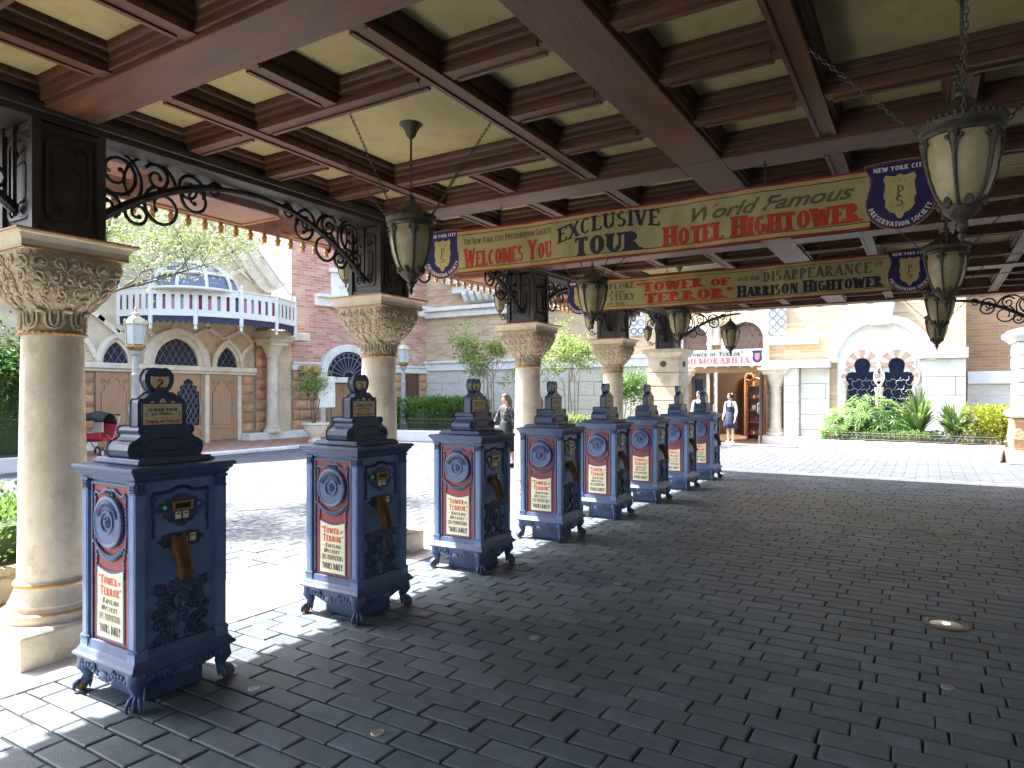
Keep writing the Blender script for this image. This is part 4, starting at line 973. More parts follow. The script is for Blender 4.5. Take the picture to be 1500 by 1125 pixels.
def rock(x0, x1, z0, z1, d, rng, nx=6, nz=4):
    b = MB()
    for j in range(nz+1):
        for i in range(nx+1):
            e = min(i, nx-i, j, nz-j); q = 0 if e == 0 else d*(.7+.6*rng.random())
            b.v.append((x0+(x1-x0)*i/nx, -q, z0+(z1-z0)*j/nz))
    for j in range(nz):
        for i in range(nx): b.f.append((j*(nx+1)+i, j*(nx+1)+i+1, (j+1)*(nx+1)+i+1, (j+1)*(nx+1)+i))
    return b
def rustic(W, x0, x1, z0, z1, rows, d0, split=1):
    h = (z1-z0)/rows
    for i in range(rows):
        k = split if i % 2 == 0 else max(1, split-1)+(1 if split > 1 else 0)
        cuts = [x0+(x1-x0)*(q+(.5 if (i % 2 and k > 1 and 0 < q < k) else 0)*0)/k for q in range(k+1)]
        if split > 1 and i % 2: cuts = [x0]+[x0+(x1-x0)*(q+.5)/split for q in range(split)]+[x1]
        for a, c in zip(cuts, cuts[1:]):
            o = rock(a+.008, c-.008, z0+i*h+.012, z0+(i+1)*h-.012, .07, RN).obj('stone_block', 'sandstone', W.r, smooth=60, loc=(0, -d0, 0))
def arch_pts(cx, cz, r, a0=0, a1=180, n=24, ry=None):
    ry = ry or r; return [(cx+r*math.cos(math.radians(a0+(a1-a0)*i/n)), cz+ry*math.sin(math.radians(a0+(a1-a0)*i/n))) for i in range(n+1)]
def ogive(cx, z0, hw, h, n=10):                                    # pointed arch outline from right springing over the apex
    R_ = (hw*hw+h*h)/(2*hw); am = math.acos((R_-hw)/R_)
    rt = [(cx+hw-R_+R_*math.cos(am*i/n), z0+R_*math.sin(am*i/n)) for i in range(n+1)]
    return rt+[(2*cx-x, z) for x, z in rt[-2::-1]]

# ---------------- left building with the glazed marquee
A = Wall(-19, 0, PI/2, 'stucco_building', 'cream gothic building with pointed windows and curved gable, far left')
ln_ = [(-260, 300), (-60, 260), (60, 225), (150, 215), (220, 218), (262, 232), (286, 258), (300, 290), (320, 325), (348, 360), (366, 390), (386, 416), (398, 425)]
P = [A.p(*q) for q in ln_]
A.poly('wall', 'stucco', [(P[0][0], 0), (A.s(428), 0), (A.s(428), 3.6), (P[-1][0], 3.6)]+P[::-1], -.5, 0)
up = [(x+.34*min(1, i/8), z+.20) for i, (x, z) in enumerate(P)]
MB().band(P, up, -.35, .5, 'y').obj('gable_coping', 'trim_stone', A.r)
lo = [(x-.30*min(1, i/8), z-.16) for i, (x, z) in enumerate(P)]
MB().band(lo, P, -.20, -.001, 'y').obj('gable_band', 'trim_stone', A.r)
z4 = lambda x, y: (x/3.31, 300+y/3.31)
for ply in ([(395, 640), (430, 680), (460, 740)], [(470, 540), (540, 600), (595, 640)], [(560, 612), (640, 560), (700, 600), (745, 640)], [(800, 510), (850, 580), (905, 510)], [(850, 580), (800, 640)],
            [(930, 640), (1005, 600), (1080, 655), (1160, 612), (1218, 668)], [(955, 515), (1008, 600)], [(1110, 535), (1160, 612)], [(1160, 775), (1175, 715), (1222, 678)], [(390, 560), (440, 520), (500, 560)],
            [(650, 225), (750, 320), (860, 400)], [(1035, 225), (1080, 188), (1150, 280), (1235, 385)], [(1095, 350), (1160, 318), (1228, 378)], [(840, 110), (940, 30), (1040, 150)], [(700, 100), (800, 190)], [(540, 300), (640, 200), (750, 110)], [(440, 330), (540, 420)]):
    A.rib('rib', 'trim_stone', [A.p(*z4(*q)) for q in ply], .13, .0, .09)
zl = 2.24
sL, sR = A.s(95), A.s(371)
A.bx('ledge', 'trim_stone', sL, sR, zl, zl+.15, .0, .22, bev=.02); A.bx('ledge', 'trim_stone', sL, sR, zl-.08, zl-.001, .0, .14, bev=.01)
A.bx('plinth', 'white_stone', A.s(-200), A.s(137), 0, .28, 0, .2, bev=.02)
def gothic(W, xa, xb, ytop, glass):
    cx = (xa+xb)/2; hw = (xb-xa)/2; h = W.p((0), 0)[1]*0+ytop-zl-.15
    o1 = ogive(cx, zl+.15, hw, h); o2 = ogive(cx, zl+.15, hw*.80, h*.86); o3 = ogive(cx, zl+.15, hw*.66, h*.72)
    w_ = MB().band(o1, o2, -.20, 0, 'y').obj('window', 'trim_stone', W.r, bev=.012)
    MB().band(o2, o3, -.13, 0, 'y').obj('window_moulding', 'trim_stone', w_)
    MB().prism(o3, -.05, -.004, 'y').obj('pane', 'glass_dark', w_)
    b = MB(); st = .2
    def inside(x, z): 
        R_ = (hw*.66)**2+(h*.72)**2; R_ = R_/(2*hw*.66); return z > zl+.16 and (x-(cx+hw*.66-R_))**2+(z-zl-.15)**2 < R_*R_ and (x-(cx-hw*.66+R_))**2+(z-zl-.15)**2 < R_*R_
    for sgn in (1, -1):
        k = -8
        while k < 8:
            pts = [(cx+k*st+sgn*t*.02*.6, zl+.15+t*.02) for t in range(0, 70)]
            run = [q for q in pts if inside(*q)]
            if len(run) > 2: b.tube([(q[0], -.056, q[1]) for q in (run[0], run[-1])], .008, 4)
            k += 1
    if b.v: b.obj('lattice', 'lead', w_)
for a, c, ay in ((137, 194, 489), (205, 303, 481), (306, 352, 497)):
    xa, xb = A.s(a), A.s(c); gothic(A, xa, xb, A.p((a+c)/2, ay)[1], True)
def cusp(cx, z0, z1, hw):
    rt = [(hw, z0), (hw, z1-.42), (hw*.72, z1-.36), (hw*.80, z1-.24), (hw*.45, z1-.20), (hw*.40, z1-.08), (0, z1)]
    return [(cx+x, z) for x, z in rt]+[(cx-x, z) for x, z in rt[-2::-1]]
def door(W, a, c, m, glaz=False, z1=zl-.085):
    xa, xb = W.s(a), W.s(c); cx = (xa+xb)/2; hw = (xb-xa)/2
    d = W.bx('door', m, xa, xb, .10, z1, .0, .06, bev=.01)
    for q in (xa+.04, xb-.04): W.bx('door_stile', m, q-.06, q+.06, .12, z1-.01, .06, .085, d)
    W.bx('door_rail', m, xa+.1, xb-.1, .12, .26, .06, .085, d); W.bx('door_rail', m, xa+.1, xb-.1, .48, .58, .06, .085, d)
    cp = cusp(cx, .60, z1-.14, hw*.70); n = len(cp)
    if glaz:
        W.poly('pane', 'glass_dark', cp, .0605, .07, d); b = MB()
        for k in range(-6, 7):
            for sg in (-1, 1):
                x0 = cx+k*.16; pts = [(x0+sg*(z-.6)*.55, z) for z in (.62+.03*i for i in range(48))]
                pts = [q for q in pts if abs(q[0]-cx) < hw*(.62 if q[1] < z1-.6 else .30) and q[1] < z1-.3]
                if len(pts) > 2: b.tube([(q[0], -.073, q[1]) for q in (pts[0], pts[-1])], .009, 4)
        b.obj('lattice', 'lead', d)
    else:
        W.poly('inset_panel', m, cp, .0605, .075, d, bev=.01); W.rib('inset_moulding', m, cp, .05, .0755, .10, d)
        for s_ in (-1, 1): MB().tube([(q[0], -.068, q[1]) for q in spiral((cx+s_*hw*.62, z1-.26), hw*.16, .02, 0, 1.5, 14)], .016, 5).obj('scroll', m, d)
    W.bx('handle', 'lamp_metal', xb-.16, xb-.10, .95, 1.25, .085, .13, d, bev=.01)
door(A, 139, 192, 'door_tan'); door(A, 206, 249, 'door_tan'); door(A, 251, 296, 'door_tan', True); door(A, 304, 344, 'door_tan')
for a, c in ((297, 303), (345, 350), (193, 205)): A.bx('jamb', 'trim_stone', A.s(a), A.s(c), 0, zl-.09, 0, .14, bev=.01)
rustic(A, A.s(118), A.s(137.5), .28, zl-.09, 6, .02); rustic(A, A.s(351), A.s(371), .28, zl-.09, 6, .02); rustic(A, A.s(372), A.s(394), .28, zl+.9, 8, .10)
A.bx('plinth', 'white_stone', A.s(350.5), A.s(428), 0, .28, 0, .55, bev=.02)
cx = A.s(399, .45)
def small_column(W, cx, d, zt, name='column'):
    c = MB().lathe([(.28, .28), (.28, .36), (.22, .40), (.24, .45), (.19, .50), (.18, .55), (.165, zt-.75), (.19, zt-.74), (.19, zt-.70), (.17, zt-.69), (.175, zt-.58), (.21, zt-.57), (.20, zt-.53), (.24, zt-.45), (.30, zt-.32), (.34, zt-.22)], 22, (cx, -d, 0)).obj(name, 'trim_stone', W.r, smooth=35)
    MB().sq([(.34, zt-.22), (.36, zt-.2), (.36, zt-.12), (.46, zt-.06), (.46, zt)], (cx, -d)).obj('abacus', 'trim_stone', c)
small_column(A, cx, .45, 3.35)
A.bx('entablature', 'trim_stone', A.s(372), A.s(430), 3.36, 3.62, 0, .85, bev=.02)
# marquee: bowed glazed parapet, dome, drips
mq = thing('glazed_marquee', 'white bowed marquee with stained glass parapet and glass dome above the doors', 'marquee', (-19, A.s(305), 0), PI/2)
mr = 2.45; nseg = 7
ang = [PI*(1+k/nseg) for k in range(nseg+1)]
cor = [(mr*1.12*math.cos(a), mr*math.sin(a)) for a in ang]
Z0, Z1 = 3.72, 4.42
MB().prism([(x*.97, y*.97) for x, y in cor], Z0+.02, Z0+.10, 'z').obj('ceiling', 'stucco', mq); MB().prism([(x*.97, y*.97) for x, y in cor], Z1-.12, Z1-.05, 'z').obj('roof_deck', 'white_paint', mq)
pm = ['pane_red', 'pane_teal', 'pane_red', 'pane_rose', 'pane_grey']
for k in range(nseg):
    a, c = Vector(cor[k]), Vector(cor[k+1]); L = (c-a).length; t = (c-a)/L; an = math.atan2(t.y, t.x)
    sp = MB().box(0, L, -.02, .02, Z0, Z0+.14).box(0, L, -.02, .02, Z1-.16, Z1).box(-.0, L, -.05, .05, Z1+.001, Z1+.04).box(0, L, -.045, .045, Z0-.04, Z0-.001)
    n = 5; pw = L/n
    for i in range(n+1): sp.box(max(0, i*pw-.075), min(L, i*pw+.075), -.019, .019, Z0+.1405, Z1-.1605)
    f = sp.obj('parapet_panel', 'white_paint', mq, loc=(a.x, a.y, 0)); f.rotation_euler.z = an
    for i in range(n):
        x0, x1 = i*pw+.0755, (i+1)*pw-.0755; m = (x0+x1)/2
        o = MB().prism([(x0, Z0+.141), (x1, Z0+.141), (x1, Z1-.26), ((x1+m)/2, Z1-.25), (m, Z1-.17), ((x0+m)/2, Z1-.25), (x0, Z1-.26)], -.012, .012, 'y').obj('pane', pm[(i+k) % 5], f)
    for i in range(7):
        x = L*(i+.5)/7; MB().prism([(x-L/14, Z0-.04), (x-L/14, Z0-.16), (x-L/28, Z0-.22), (x, Z0-.235), (x+L/28, Z0-.22), (x+L/14, Z0-.16), (x+L/14, Z0-.04)], -.008, .008, 'y').obj('drip', 'blue_drip', f)
for x, y in cor:
    MB().lathe([(.02, Z0-.42), (.05, Z0-.38), (.03, Z0-.3), (.06, Z0-.26), (.06, Z1+.06), (.04, Z1+.1), (.05, Z1+.15), (.01, Z1+.2)], 8, (x, y, 0)).obj('post', 'white_paint', mq, smooth=30)
dc = (-1.25, -1.15); dr, dh = 1.2, .90
nd = 10
for k in range(nd):
    a = 2*PI*k/nd; MB().tube([(dc[0]+dr*math.cos(a)*math.cos(q), dc[1]+dr*math.sin(a)*math.cos(q), Z1-.02+dh*math.sin(q)) for q in [i*PI/2/8 for i in range(9)]], .045, 5).obj('dome_rib', 'white_paint', mq)
    for j in range(3):
        q0, q1 = j*PI/6+.02, (j+1)*PI/6-.02; vs = []
        for q in (q0, q1):
            for e in (a, a+2*PI/nd): vs.append((dc[0]+dr*.985*math.cos(e)*math.cos(q), dc[1]+dr*.985*math.sin(e)*math.cos(q), Z1-.02+dh*.985*math.sin(q)))
        MB().add(vs+[(x*1, y*1, z-.02) for x, y, z in vs], [(0, 1, 3, 2), (4, 6, 7, 5), (0, 4, 5, 1), (2, 3, 7, 6), (0, 2, 6, 4), (1, 5, 7, 3)]).obj('dome_pane', 'dome_glass', mq)
for q in (.02, PI/6, PI/3):
    MB().tube([(dc[0]+dr*math.cos(q)*math.cos(e*PI/15), dc[1]+dr*math.cos(q)*math.sin(e*PI/15), Z1-.02+dh*math.sin(q)) for e in range(30)], .04, 5, True).obj('dome_ring', 'white_paint', mq)
for x in (-1.6, 1.9): MB().tube([(x, -1.8, Z1), (x*.9, -.05, Z1+2.0)], .03, 5).obj('stay_rod', 'lamp_metal', mq)

# ---------------- red brick corner
B_ang = math.atan2(22.5-16.4, -17.85+19)
B = Wall(-19, 16.4, B_ang, 'red_brick_building', 'red brick corner building with fan-lit arched doorway, behind the second column'); BL = math.hypot(22.5-16.4, 1.15)
B.bx('wall', 'brick_red', 0, BL, 0, 13, -.6, 0)
B.bx('wall', 'brick_red', -.0, .02, 2.5, 13, -5, -.6)
zb = B.p(530, 545)[1]
B.bx('band', 'white_stone', -.02, BL-.02, zb, zb+.22, 0, .12, bev=.015); B.bx('band', 'white_stone', -.02, BL-.02, zb+.221, zb+.29, 0, .18, bev=.01)
zc = B.p(620, 465)[1]
for a, c in ((460, 520), (598, 624.5)): B.bx('cornice', 'white_stone', B.s(a), B.s(c), zc, zc+.30, 0, .20, bev=.03); B.bx('cornice', 'white_stone', B.s(a), B.s(c), zc+.301, zc+.42, 0, .38, bev=.02)
rustic(B, .0, B.s(469), .30, zb-.01, 6, .06, 2); B.bx('plinth', 'white_stone', -.1, B.s(470), 0, .30, 0, .30, bev=.02)
rustic(B, B.s(575), B.s(593), .30, zb-.01, 6, .02); rustic(B, B.s(613), BL, .3, zb-.01, 6, .02)
ac = B.s(506); ar = B.s(506)-B.s(465); zs = B.p(506, 553)[1]
fan = MB().band(arch_pts(ac, zs, ar*1.02), arch_pts(ac, zs, ar*.80), -.26, 0, 'y').obj('arch', 'white_stone', B.r, bev=.015)
MB().prism(arch_pts(ac, zs, ar*.80), -.19, 0, 'y').obj('fanlight', 'glass_dark', fan)
b = MB()
for i in range(1, 12):
    a = PI*i/12; b.tube([(ac+ar*.18*math.cos(a), -.205, zs+ar*.18*math.sin(a)), (ac+ar*.76*math.cos(a), -.205, zs+ar*.76*math.sin(a))], .016, 5)
for q in (.18, .62): b.tube([(x, -.205, z) for x, z in arch_pts(ac, zs, ar*q)], .018, 5)
for i in range(12):
    a = PI*(i+.5)/12; b.tube([(x, -.205, z) for x, z in arch_pts(ac+ar*.66*math.cos(a), zs+ar*.66*math.sin(a), ar*.10, math.degrees(a)-90, math.degrees(a)+90, 8)], .014, 5)
b.obj('tracery', 'lead', fan)
B.bx('lintel', 'white_stone', ac-ar*1.05, ac+ar*1.05, zs-.2, zs-.002, 0, .30, bev=.02)
door(B, 473, 505, 'door_tan', z1=zs-.21); door(B, 506, 538, 'door_tan', z1=zs-.21)
B.bx('jamb', 'trim_stone', ac-ar*.98, ac-ar*.82, 0, zs-.2, 0, .2)
d = B.bx('door', 'door_brown', B.s(594), B.s(612.5), .05, zb-.01, 0, .05); B.bx('door_panel', 'door_brown', B.s(596), B.s(610), .9, zb-.25, .0505, .07, d, bev=.015); B.bx('door_panel', 'door_brown', B.s(596), B.s(610), .2, .75, .0505, .07, d, bev=.015)
wn = B.bx('window', 'white_stone', B.s(484), B.s(520), B.p(500, 434)[1], B.p(500, 402)[1], 0, .14, bev=.02)
B.bx('window_hood', 'white_stone', B.s(481), B.s(523), B.p(500, 402)[1]+.002, B.p(500, 396)[1], 0, .24, wn, bev=.02)
cw_, cz_ = B.p(497, 420); MB().lathe([(.12, 0), (.10, .04), (.04, .06)], 12, (cw_, -.14, cz_), 'y').obj('rosette', 'trim_stone', wn, smooth=40)
# wall sconce
sc = thing('wall_sconce', 'iron wall sconce with two amber glass cups on sandstone wall', 'wall lamp', B.r.matrix_world @ Vector((0, 0, 0)))
sx_, sz_ = B.p(452, 545, .2); pos = B.o+B.d*sx_+B.n*.2; sc.location = (pos.x, pos.y, sz_-.6); sc.rotation_euler.z = B_ang
for s_ in (-1, 1):
    MB().lathe([(.09, .58), (.11, .62), (.135, .80), (.14, .82), (.0, .82)], 12, (s_*.22, -.1, 0)).obj('amber_cup', 'amber_glass', sc, smooth=40); MB().lathe([(.02, .46), (.06, .5), (.10, .578), (.02, .58)], 10, (s_*.22, -.1, 0)).obj('cup_holder', 'bronze', sc, smooth=40)
    MB().tube([(0, -.05, .05), (s_*.05, -.08, .25), (s_*.16, -.1, .33), (s_*.22, -.1, .47)], .022, 6).obj('arm', 'bronze', sc)
MB().lathe([(.02, -.25), (.05, -.2), (.04, .0), (.07, .06), (.03, .12)], 8, (0, -.02, 0)).obj('backplate', 'bronze', sc, smooth=40)

# ---------------- far building: tan brick over pale stone, shop entrance, arched windows
C = Wall(0, 22.5, 0, 'tan_brick_building', 'tan brick building on pale stone base with shop entrance across the far end')
xs0, xs1 = C.s(1013), C.s(1122); zt = C.p(1070, 546)[1]; zbase = C.p(625, 544)[1]
xl = -17.85; xr = C.s(1415)
C.bx('wall', 'brick_tan', xl, xs0, 0, 11, -.4, 0); C.bx('wall', 'brick_tan', xs1, xr, 0, 11, -.4, 0); C.bx('wall', 'brick_tan', xs0, xs1, zt, 11, -.4, 0)
C.bx('wall', 'brick_dark', xr, 9, 0, 11, -1.2, -.8); C.bx('wall', 'brick_tan', xr-.02, xr-.0, 0, 11, -.8, -.4)
C.bx('band', 'white_stone', xl, C.s(1008), zbase, zbase+.3, 0, .14, bev=.02); C.bx('band', 'white_stone', xl, C.s(1008), zbase+.301, zbase+.40, 0, .22, bev=.015)
def blocks(x0, x1, z0, z1, rows, L, d, m='travertine'):
    h = (z1-z0)/rows
    for i in range(rows):
        x = x0-(L/2 if i % 2 else 0)
        while x < x1-.05:
            a, c = max(x, x0), min(x+L, x1)
            if c-a > .06: C.bx('stone_block', m, a+.006, c-.006, z0+i*h+.006, z0+(i+1)*h-.006, 0, d+RN.uniform(-.008, .008), bev=.008)
            x += L
blocks(xl, C.s(1008), .0, zbase-.003, 5, 1.7, .07)
zc2 = C.p(680, 455)[1]
C.bx('cornice', 'white_stone', xl, C.s(905), zc2-.25, zc2, 0, .22, bev=.03); C.bx('cornice', 'white_stone', xl, C.s(905), zc2+.001, zc2+.16, 0, .40, bev=.02)
# stepped oriel base above the cornice
for i, (a, c, y0, y1) in enumerate(((663, 742, 392, 404), (668, 738, 404.5, 418), (672, 734, 418.5, 430))):
    C.bx('oriel_step', 'white_stone', C.s(a), C.s(c), C.p(700, y1)[1], C.p(700, y0)[1], 0, 1.0-.25*i, bev=.03)
for i in range(5):
    q = 690+i*10; z_ = C.p(700, 446)[1]
    MB().prism([(-.0, z_), (-.45, z_+.1), (-.62, z_+.34), (-.62, z_+.46), (-.0, z_+.46)], C.s(q), C.s(q+6), 'x').obj('modillion', 'white_stone', C.r, bev=.03)
# tall carved panels beside the entrance
for a, c in ((925, 945), (1126, 1152)):
    w_ = C.bx('carved_panel', 'white_stone', C.s(a), C.s(c), C.p(a, 492)[1], C.p(a, 442)[1], 0, .1, bev=.01); b = MB()
    x_a, x_b = C.s(a), C.s(c); z_a, z_b = C.p(a, 492)[1], C.p(a, 442)[1]; st = (x_b-x_a)/2
    for i in range(2):
        for j in range(4): b.tube([(x_a+st*(i+.5)+st*.42*math.cos(t), -.10, z_a+(z_b-z_a)*(j+.5)/4+st*.42*math.sin(t)) for t in [e*PI/6 for e in range(12)]], .03, 5, True)
    b.obj('tracery', 'lead', w_)
C.bx('cornice', 'white_stone', C.s(1121), C.s(1200), C.p(1150, 505)[1], C.p(1150, 494)[1], 0, .35, bev=.03)
# entrance: tiled tympanum arches, columns, sign, doors
C.bx('entrance_lintel', 'door_tan', xs0-.2, xs1+.1, zt+.0, zt+.28, .0, .16, bev=.02)
for i in range(7): C.poly('lintel_boss', 'trim_stone', [(xs0+.25+i*.37, zt+.27), (xs0+.13+i*.37, zt+.13), (xs0+.01+i*.37, zt+.27)], .16, .22)
for a, c, ya in ((1066, 1121, 449), (1002, 1040, 459)):
    cx = (C.s(a)+C.s(c))/2; r_ = (C.s(c)-C.s(a))/2; z_s = C.p(cx*0+a, 500)[1]; z_b = zt+.28
    al_ = MB().band([(cx+r_*1.22, z_b)]+arch_pts(cx, z_s, r_*1.22)+[(cx-r_*1.22, z_b)], [(cx+r_, z_b)]+arch_pts(cx, z_s, r_)+[(cx-r_, z_b)], -.3, 0, 'y').obj('arch', 'white_stone', C.r, bev=.02)
    MB().prism([(cx+r_, z_b)]+arch_pts(cx, z_s, r_)+[(cx-r_, z_b)], -.06, 0, 'y').obj('tympanum', 'tile_brown', al_)
    sc_ = .2; j = 0; z = z_b+.08
    tile = MB().prism([(-.1, .1), (-.1, -.02), (-.06, -.09), (0, -.12), (.06, -.09), (.1, -.02), (.1, .1)], -.085, -.061, 'y').mesh('tile')
    while z < z_s+r_:
        x = cx-r_+(sc_/2 if j % 2 else 0)
        while x < cx+r_:
            dz = z+.1-z_s
            if (abs(x-cx)+.1 < r_) and (dz < 0 or math.hypot(abs(x-cx)+.08, dz) < r_): place(tile, 'tile', 'tile_brown', al_, loc=(x, -.004*(j % 2), z))
            x += sc_
        z += .17; j += 1
for q in (1043, 1052): MB().lathe([(.12, zt+.9), (.10, zt+1.0), (.10, zt+1.5), (.18, zt+1.7), (.2, zt+1.85), (.1, zt+1.86)], 14, (C.s(q), -.2, 0)).obj('colonnette', 'trim_stone', C.r, smooth=35)
sb = thing('shop_sign', 'white shop sign board with red lettering above the open doors', 'sign', (C.s(1064), 22.5-.42, C.p(1064, 537)[1]))
hw = (C.s(1123)-C.s(1007))/2; hh = C.p(1100, 513)[1]-C.p(1100, 537)[1]
MB().box(-hw, hw, -.05, .05, 0, hh).obj('board', 'white_stone', sb, bev=.01); MB().frame([(-hw, 0), (hw, 0), (hw, hh), (-hw, hh)], [(-hw+.04, .04), (hw-.04, .04), (hw-.04, hh-.04), (-hw+.04, hh-.04)], -.05, -.07).obj('frame', 'trim_stone', sb)
for q in (-hw+.3, hw-.3): MB().box(q-.03, q+.03, .0505, .30, .1, .16).obj('support', 'iron', sb)
fs = lambda x, z, l=0: (x, -.051-l*3, z)
mat('ink_pink', (.62, .12, .13, 1), .6, .05, 9, 0)
text('lettering', '"Tower of Terror"', 'ink_olive', sb, fs, -hw+.1, hw*.50, hh*.60, hh*.26, T=.24, sf=.06); text('lettering', 'MEMORABILIA', 'ink_pink', sb, fs, -hw+.08, hw*.66, hh*.12, hh*.40, T=.24, sf=.06)
s2 = MB().prism([(hw*.84+x*.75, hh*.52+z*.85) for x, z in SHIELD], -.052, -.06).obj('emblem', 'shield_blue', sb); MB().prism([(hw*.84+x*.8, hh*.52+z*.8) for x, z in BADGE], -.0605, -.064).obj('badge', 'pane_rose', s2)
# shop interior
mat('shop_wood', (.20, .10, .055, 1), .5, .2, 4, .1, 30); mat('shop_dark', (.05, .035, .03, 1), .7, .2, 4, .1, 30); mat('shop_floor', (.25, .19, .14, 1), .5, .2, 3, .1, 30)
sh = C.r
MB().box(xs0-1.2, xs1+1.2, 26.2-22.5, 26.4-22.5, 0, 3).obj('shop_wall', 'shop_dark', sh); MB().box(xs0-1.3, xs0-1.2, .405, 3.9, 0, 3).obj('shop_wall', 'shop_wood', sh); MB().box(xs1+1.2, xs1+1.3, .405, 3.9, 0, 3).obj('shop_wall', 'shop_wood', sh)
MB().box(xs0-1.3, xs1+1.3, .405, 3.9, 2.9, 3.05).obj('shop_ceiling', 'shop_wood', sh); MB().box(xs0-1.3, xs1+1.3, -.35, 3.9, .0, .04).obj('shop_floor', 'shop_floor', sh)
lt = thing('shop_lamp', 'small warm ceiling lamp glowing inside the shop', 'lamp', (C.s(1095), 24.2, 2.6))
MB().lathe([(.10, 0), (.16, .06), (.16, .12), (.06, .2)], 14).obj('shade', glow('shop_glow', (1, .80, .55, 1), 150), lt, smooth=40); MB().tube([(0, 0, .2), (0, 0, .3)], .02, 6).obj('stem', 'bronze', lt)
def shelf(x0, x1, y, z1, label, ncol):
    r = thing('display_shelf', label, 'shelf', ((x0+x1)/2, y, .045)); h = (x1-x0)/2
    MB().box(-h, -h+.05, -.2, .2, 0, z1).obj('side_panel', 'shop_wood', r); MB().box(h-.05, h, -.2, .2, 0, z1).obj('side_panel', 'shop_wood', r); MB().box(-h+.05, h-.05, .15, .2, 0, z1).obj('back_panel', 'shop_wood', r)
    MB().band(arch_pts(0, z1, h, n=12, ry=.3), arch_pts(0, z1, h*.85, n=12, ry=.22), -.2, .2, 'y').obj('arched_top', 'shop_wood', r)
    lev = [.15+i*(z1-.15)/4 for i in range(5)]
    for z in lev: MB().box(-h+.051, h-.051, -.19, .148, z, z+.03).obj('shelf_board', 'shop_wood', r)
    return [(r.location.x, r.location.y-.06, z+.075, h) for z in lev[:-1]]
goods = []
goods += shelf(C.s(1083), C.s(1108), 23.7, 1.75, 'arched display shelf of merchandise inside the open shop doors', 5)
goods += shelf(C.s(1060), C.s(1076), 25.6, 2.0, 'tall shelf deep inside the shop behind the girl', 5); goods += shelf(C.s(1111), C.s(1126), 25.2, 2.0, 'tall shelf at the right inside the shop', 4)
gm = [mat('goods_%d' % i, c_, .5, .1, 9, 0).name for i, c_ in enumerate([(.35, .03, .03, 1), (.05, .06, .14, 1), (.55, .5, .4, 1), (.25, .16, .08, 1), (.04, .04, .045, 1)])]
mug = MB().lathe([(.06, 0), (.062, .01), (.06, .13), (.052, .13), (.05, .02)], 10); mug.tube([(.06, 0, .10), (.095, 0, .09), (.095, 0, .05), (.06, 0, .035)], .009, 5); mug = mug.mesh('mug', 35)
box_ = MB().box(-.055, .055, -.05, .05, 0, .17).box(-.06, .06, -.055, .055, .171, .20).mesh('box'); n_ = 0
nth = ['first', 'second', 'third', 'fourth']; lv = ['bottom', 'lower', 'upper', 'top']; un = ['arched shelf', 'shelf behind the girl', 'right-hand tall shelf']; cn = ['red', 'navy', 'cream', 'brown', 'black']
for i, (x, y, z, h) in enumerate(goods):
    for j in range(4):
        isb = (i+j) % 3 == 0; me = (box_ if isb else mug).copy(); me.materials.clear(); k = RN.randrange(5)
        o = place(me, 'gift_box' if isb else 'mug', gm[k], None, loc=(x-h+.14+j*(2*h-.28)/3, y, z-.043)); tag(o, '%s %s, %s from left, %s board of the %s' % (cn[k], 'box' if isb else 'mug', nth[j], lv[i % 4], un[i//4]), 'box' if isb else 'mug', 'goods on the shop shelves')
# door leaves, open
def leaf(px, ang, lab):
    r = thing('shop_door', lab, 'door', (C.s(px), 22.42, .05), ang); H_ = zt-.07; w_ = .85
    MB().frame([(0, 0), (w_, 0), (w_, H_), (0, H_)], [(.10, .35), (w_-.10, .35), (w_-.10, H_-.10), (.10, H_-.10)], -.025, .025).obj('door_frame', 'white_paint', r, bev=.006)
    b = MB().box(.10, w_-.10, -.004, .004, .35, H_-.10).obj('pane', 'pane_grey', r)
    t = MB()
    for i in range(7):
        zz = .45+i*(H_-.6)/6.5; t.tube([(w_/2+.2*math.cos(e*PI/5), -.012, zz+.12*math.sin(e*PI/5)) for e in range(10)], .008, 4, True)
    t.obj('tracery', 'lead', r); MB().tube([(w_-.05, -.03, .85), (w_-.05, -.09, .88), (w_-.05, -.09, 1.15), (w_-.05, -.03, 1.18)], .015, 6).obj('handle', 'lamp_metal', r)
leaf(1048, -1.25, 'white glazed shop door swung open between the two schoolgirls'); 
r_ = thing('shop_door', 'dark shop door leaf standing open at the right of the entrance', 'door', (C.s(1118), 22.40, .05), -1.45)
MB().box(0, .85, -.03, .03, 0, zt-.07).obj('door_leaf', 'shop_dark', r_, bev=.01); MB().box(-.03, .0, -.04, .04, 0, zt-.07).obj('door_edge', 'white_paint', r_); MB().tube([(.75, -.03, .9), (.75, -.08, .92), (.75, -.08, 1.2), (.75, -.03, 1.22)], .015, 6).obj('handle', 'lamp_metal', r_)
r_ = thing('shop_door', 'brown closed shop door leaf at the left of the entrance by the stone pier', 'door', (C.s(1014), 22.45, .05), 0)
MB().box(0, C.s(1036)-C.s(1014), -.03, .03, 0, zt-.07).obj('door_leaf', 'door_brown', r_, bev=.01); MB().box(.12, C.s(1036)-C.s(1014)-.12, -.04, -.0305, .9, zt-.25).obj('pane', 'glass_dark', r_); MB().box(C.s(1036)-C.s(1014)+.001, C.s(1038)-C.s(1014)+.03, -.05, .05, 0, zt-.07).obj('door_edge', 'white_paint', r_)
small_column(C, C.s(1139), .30, zt+.12); C.bx('column_plinth', 'white_stone', C.s(1117), C.s(1182), 0, .27, .0, .62, bev=.02)
small_column(C, C.s(1003), .30, zt+.12)
zst = C.p(1160, 540)[1]
C.bx('band', 'white_stone', xs1, C.s(1218), zst, zst+.22, 0, .62, bev=.02)
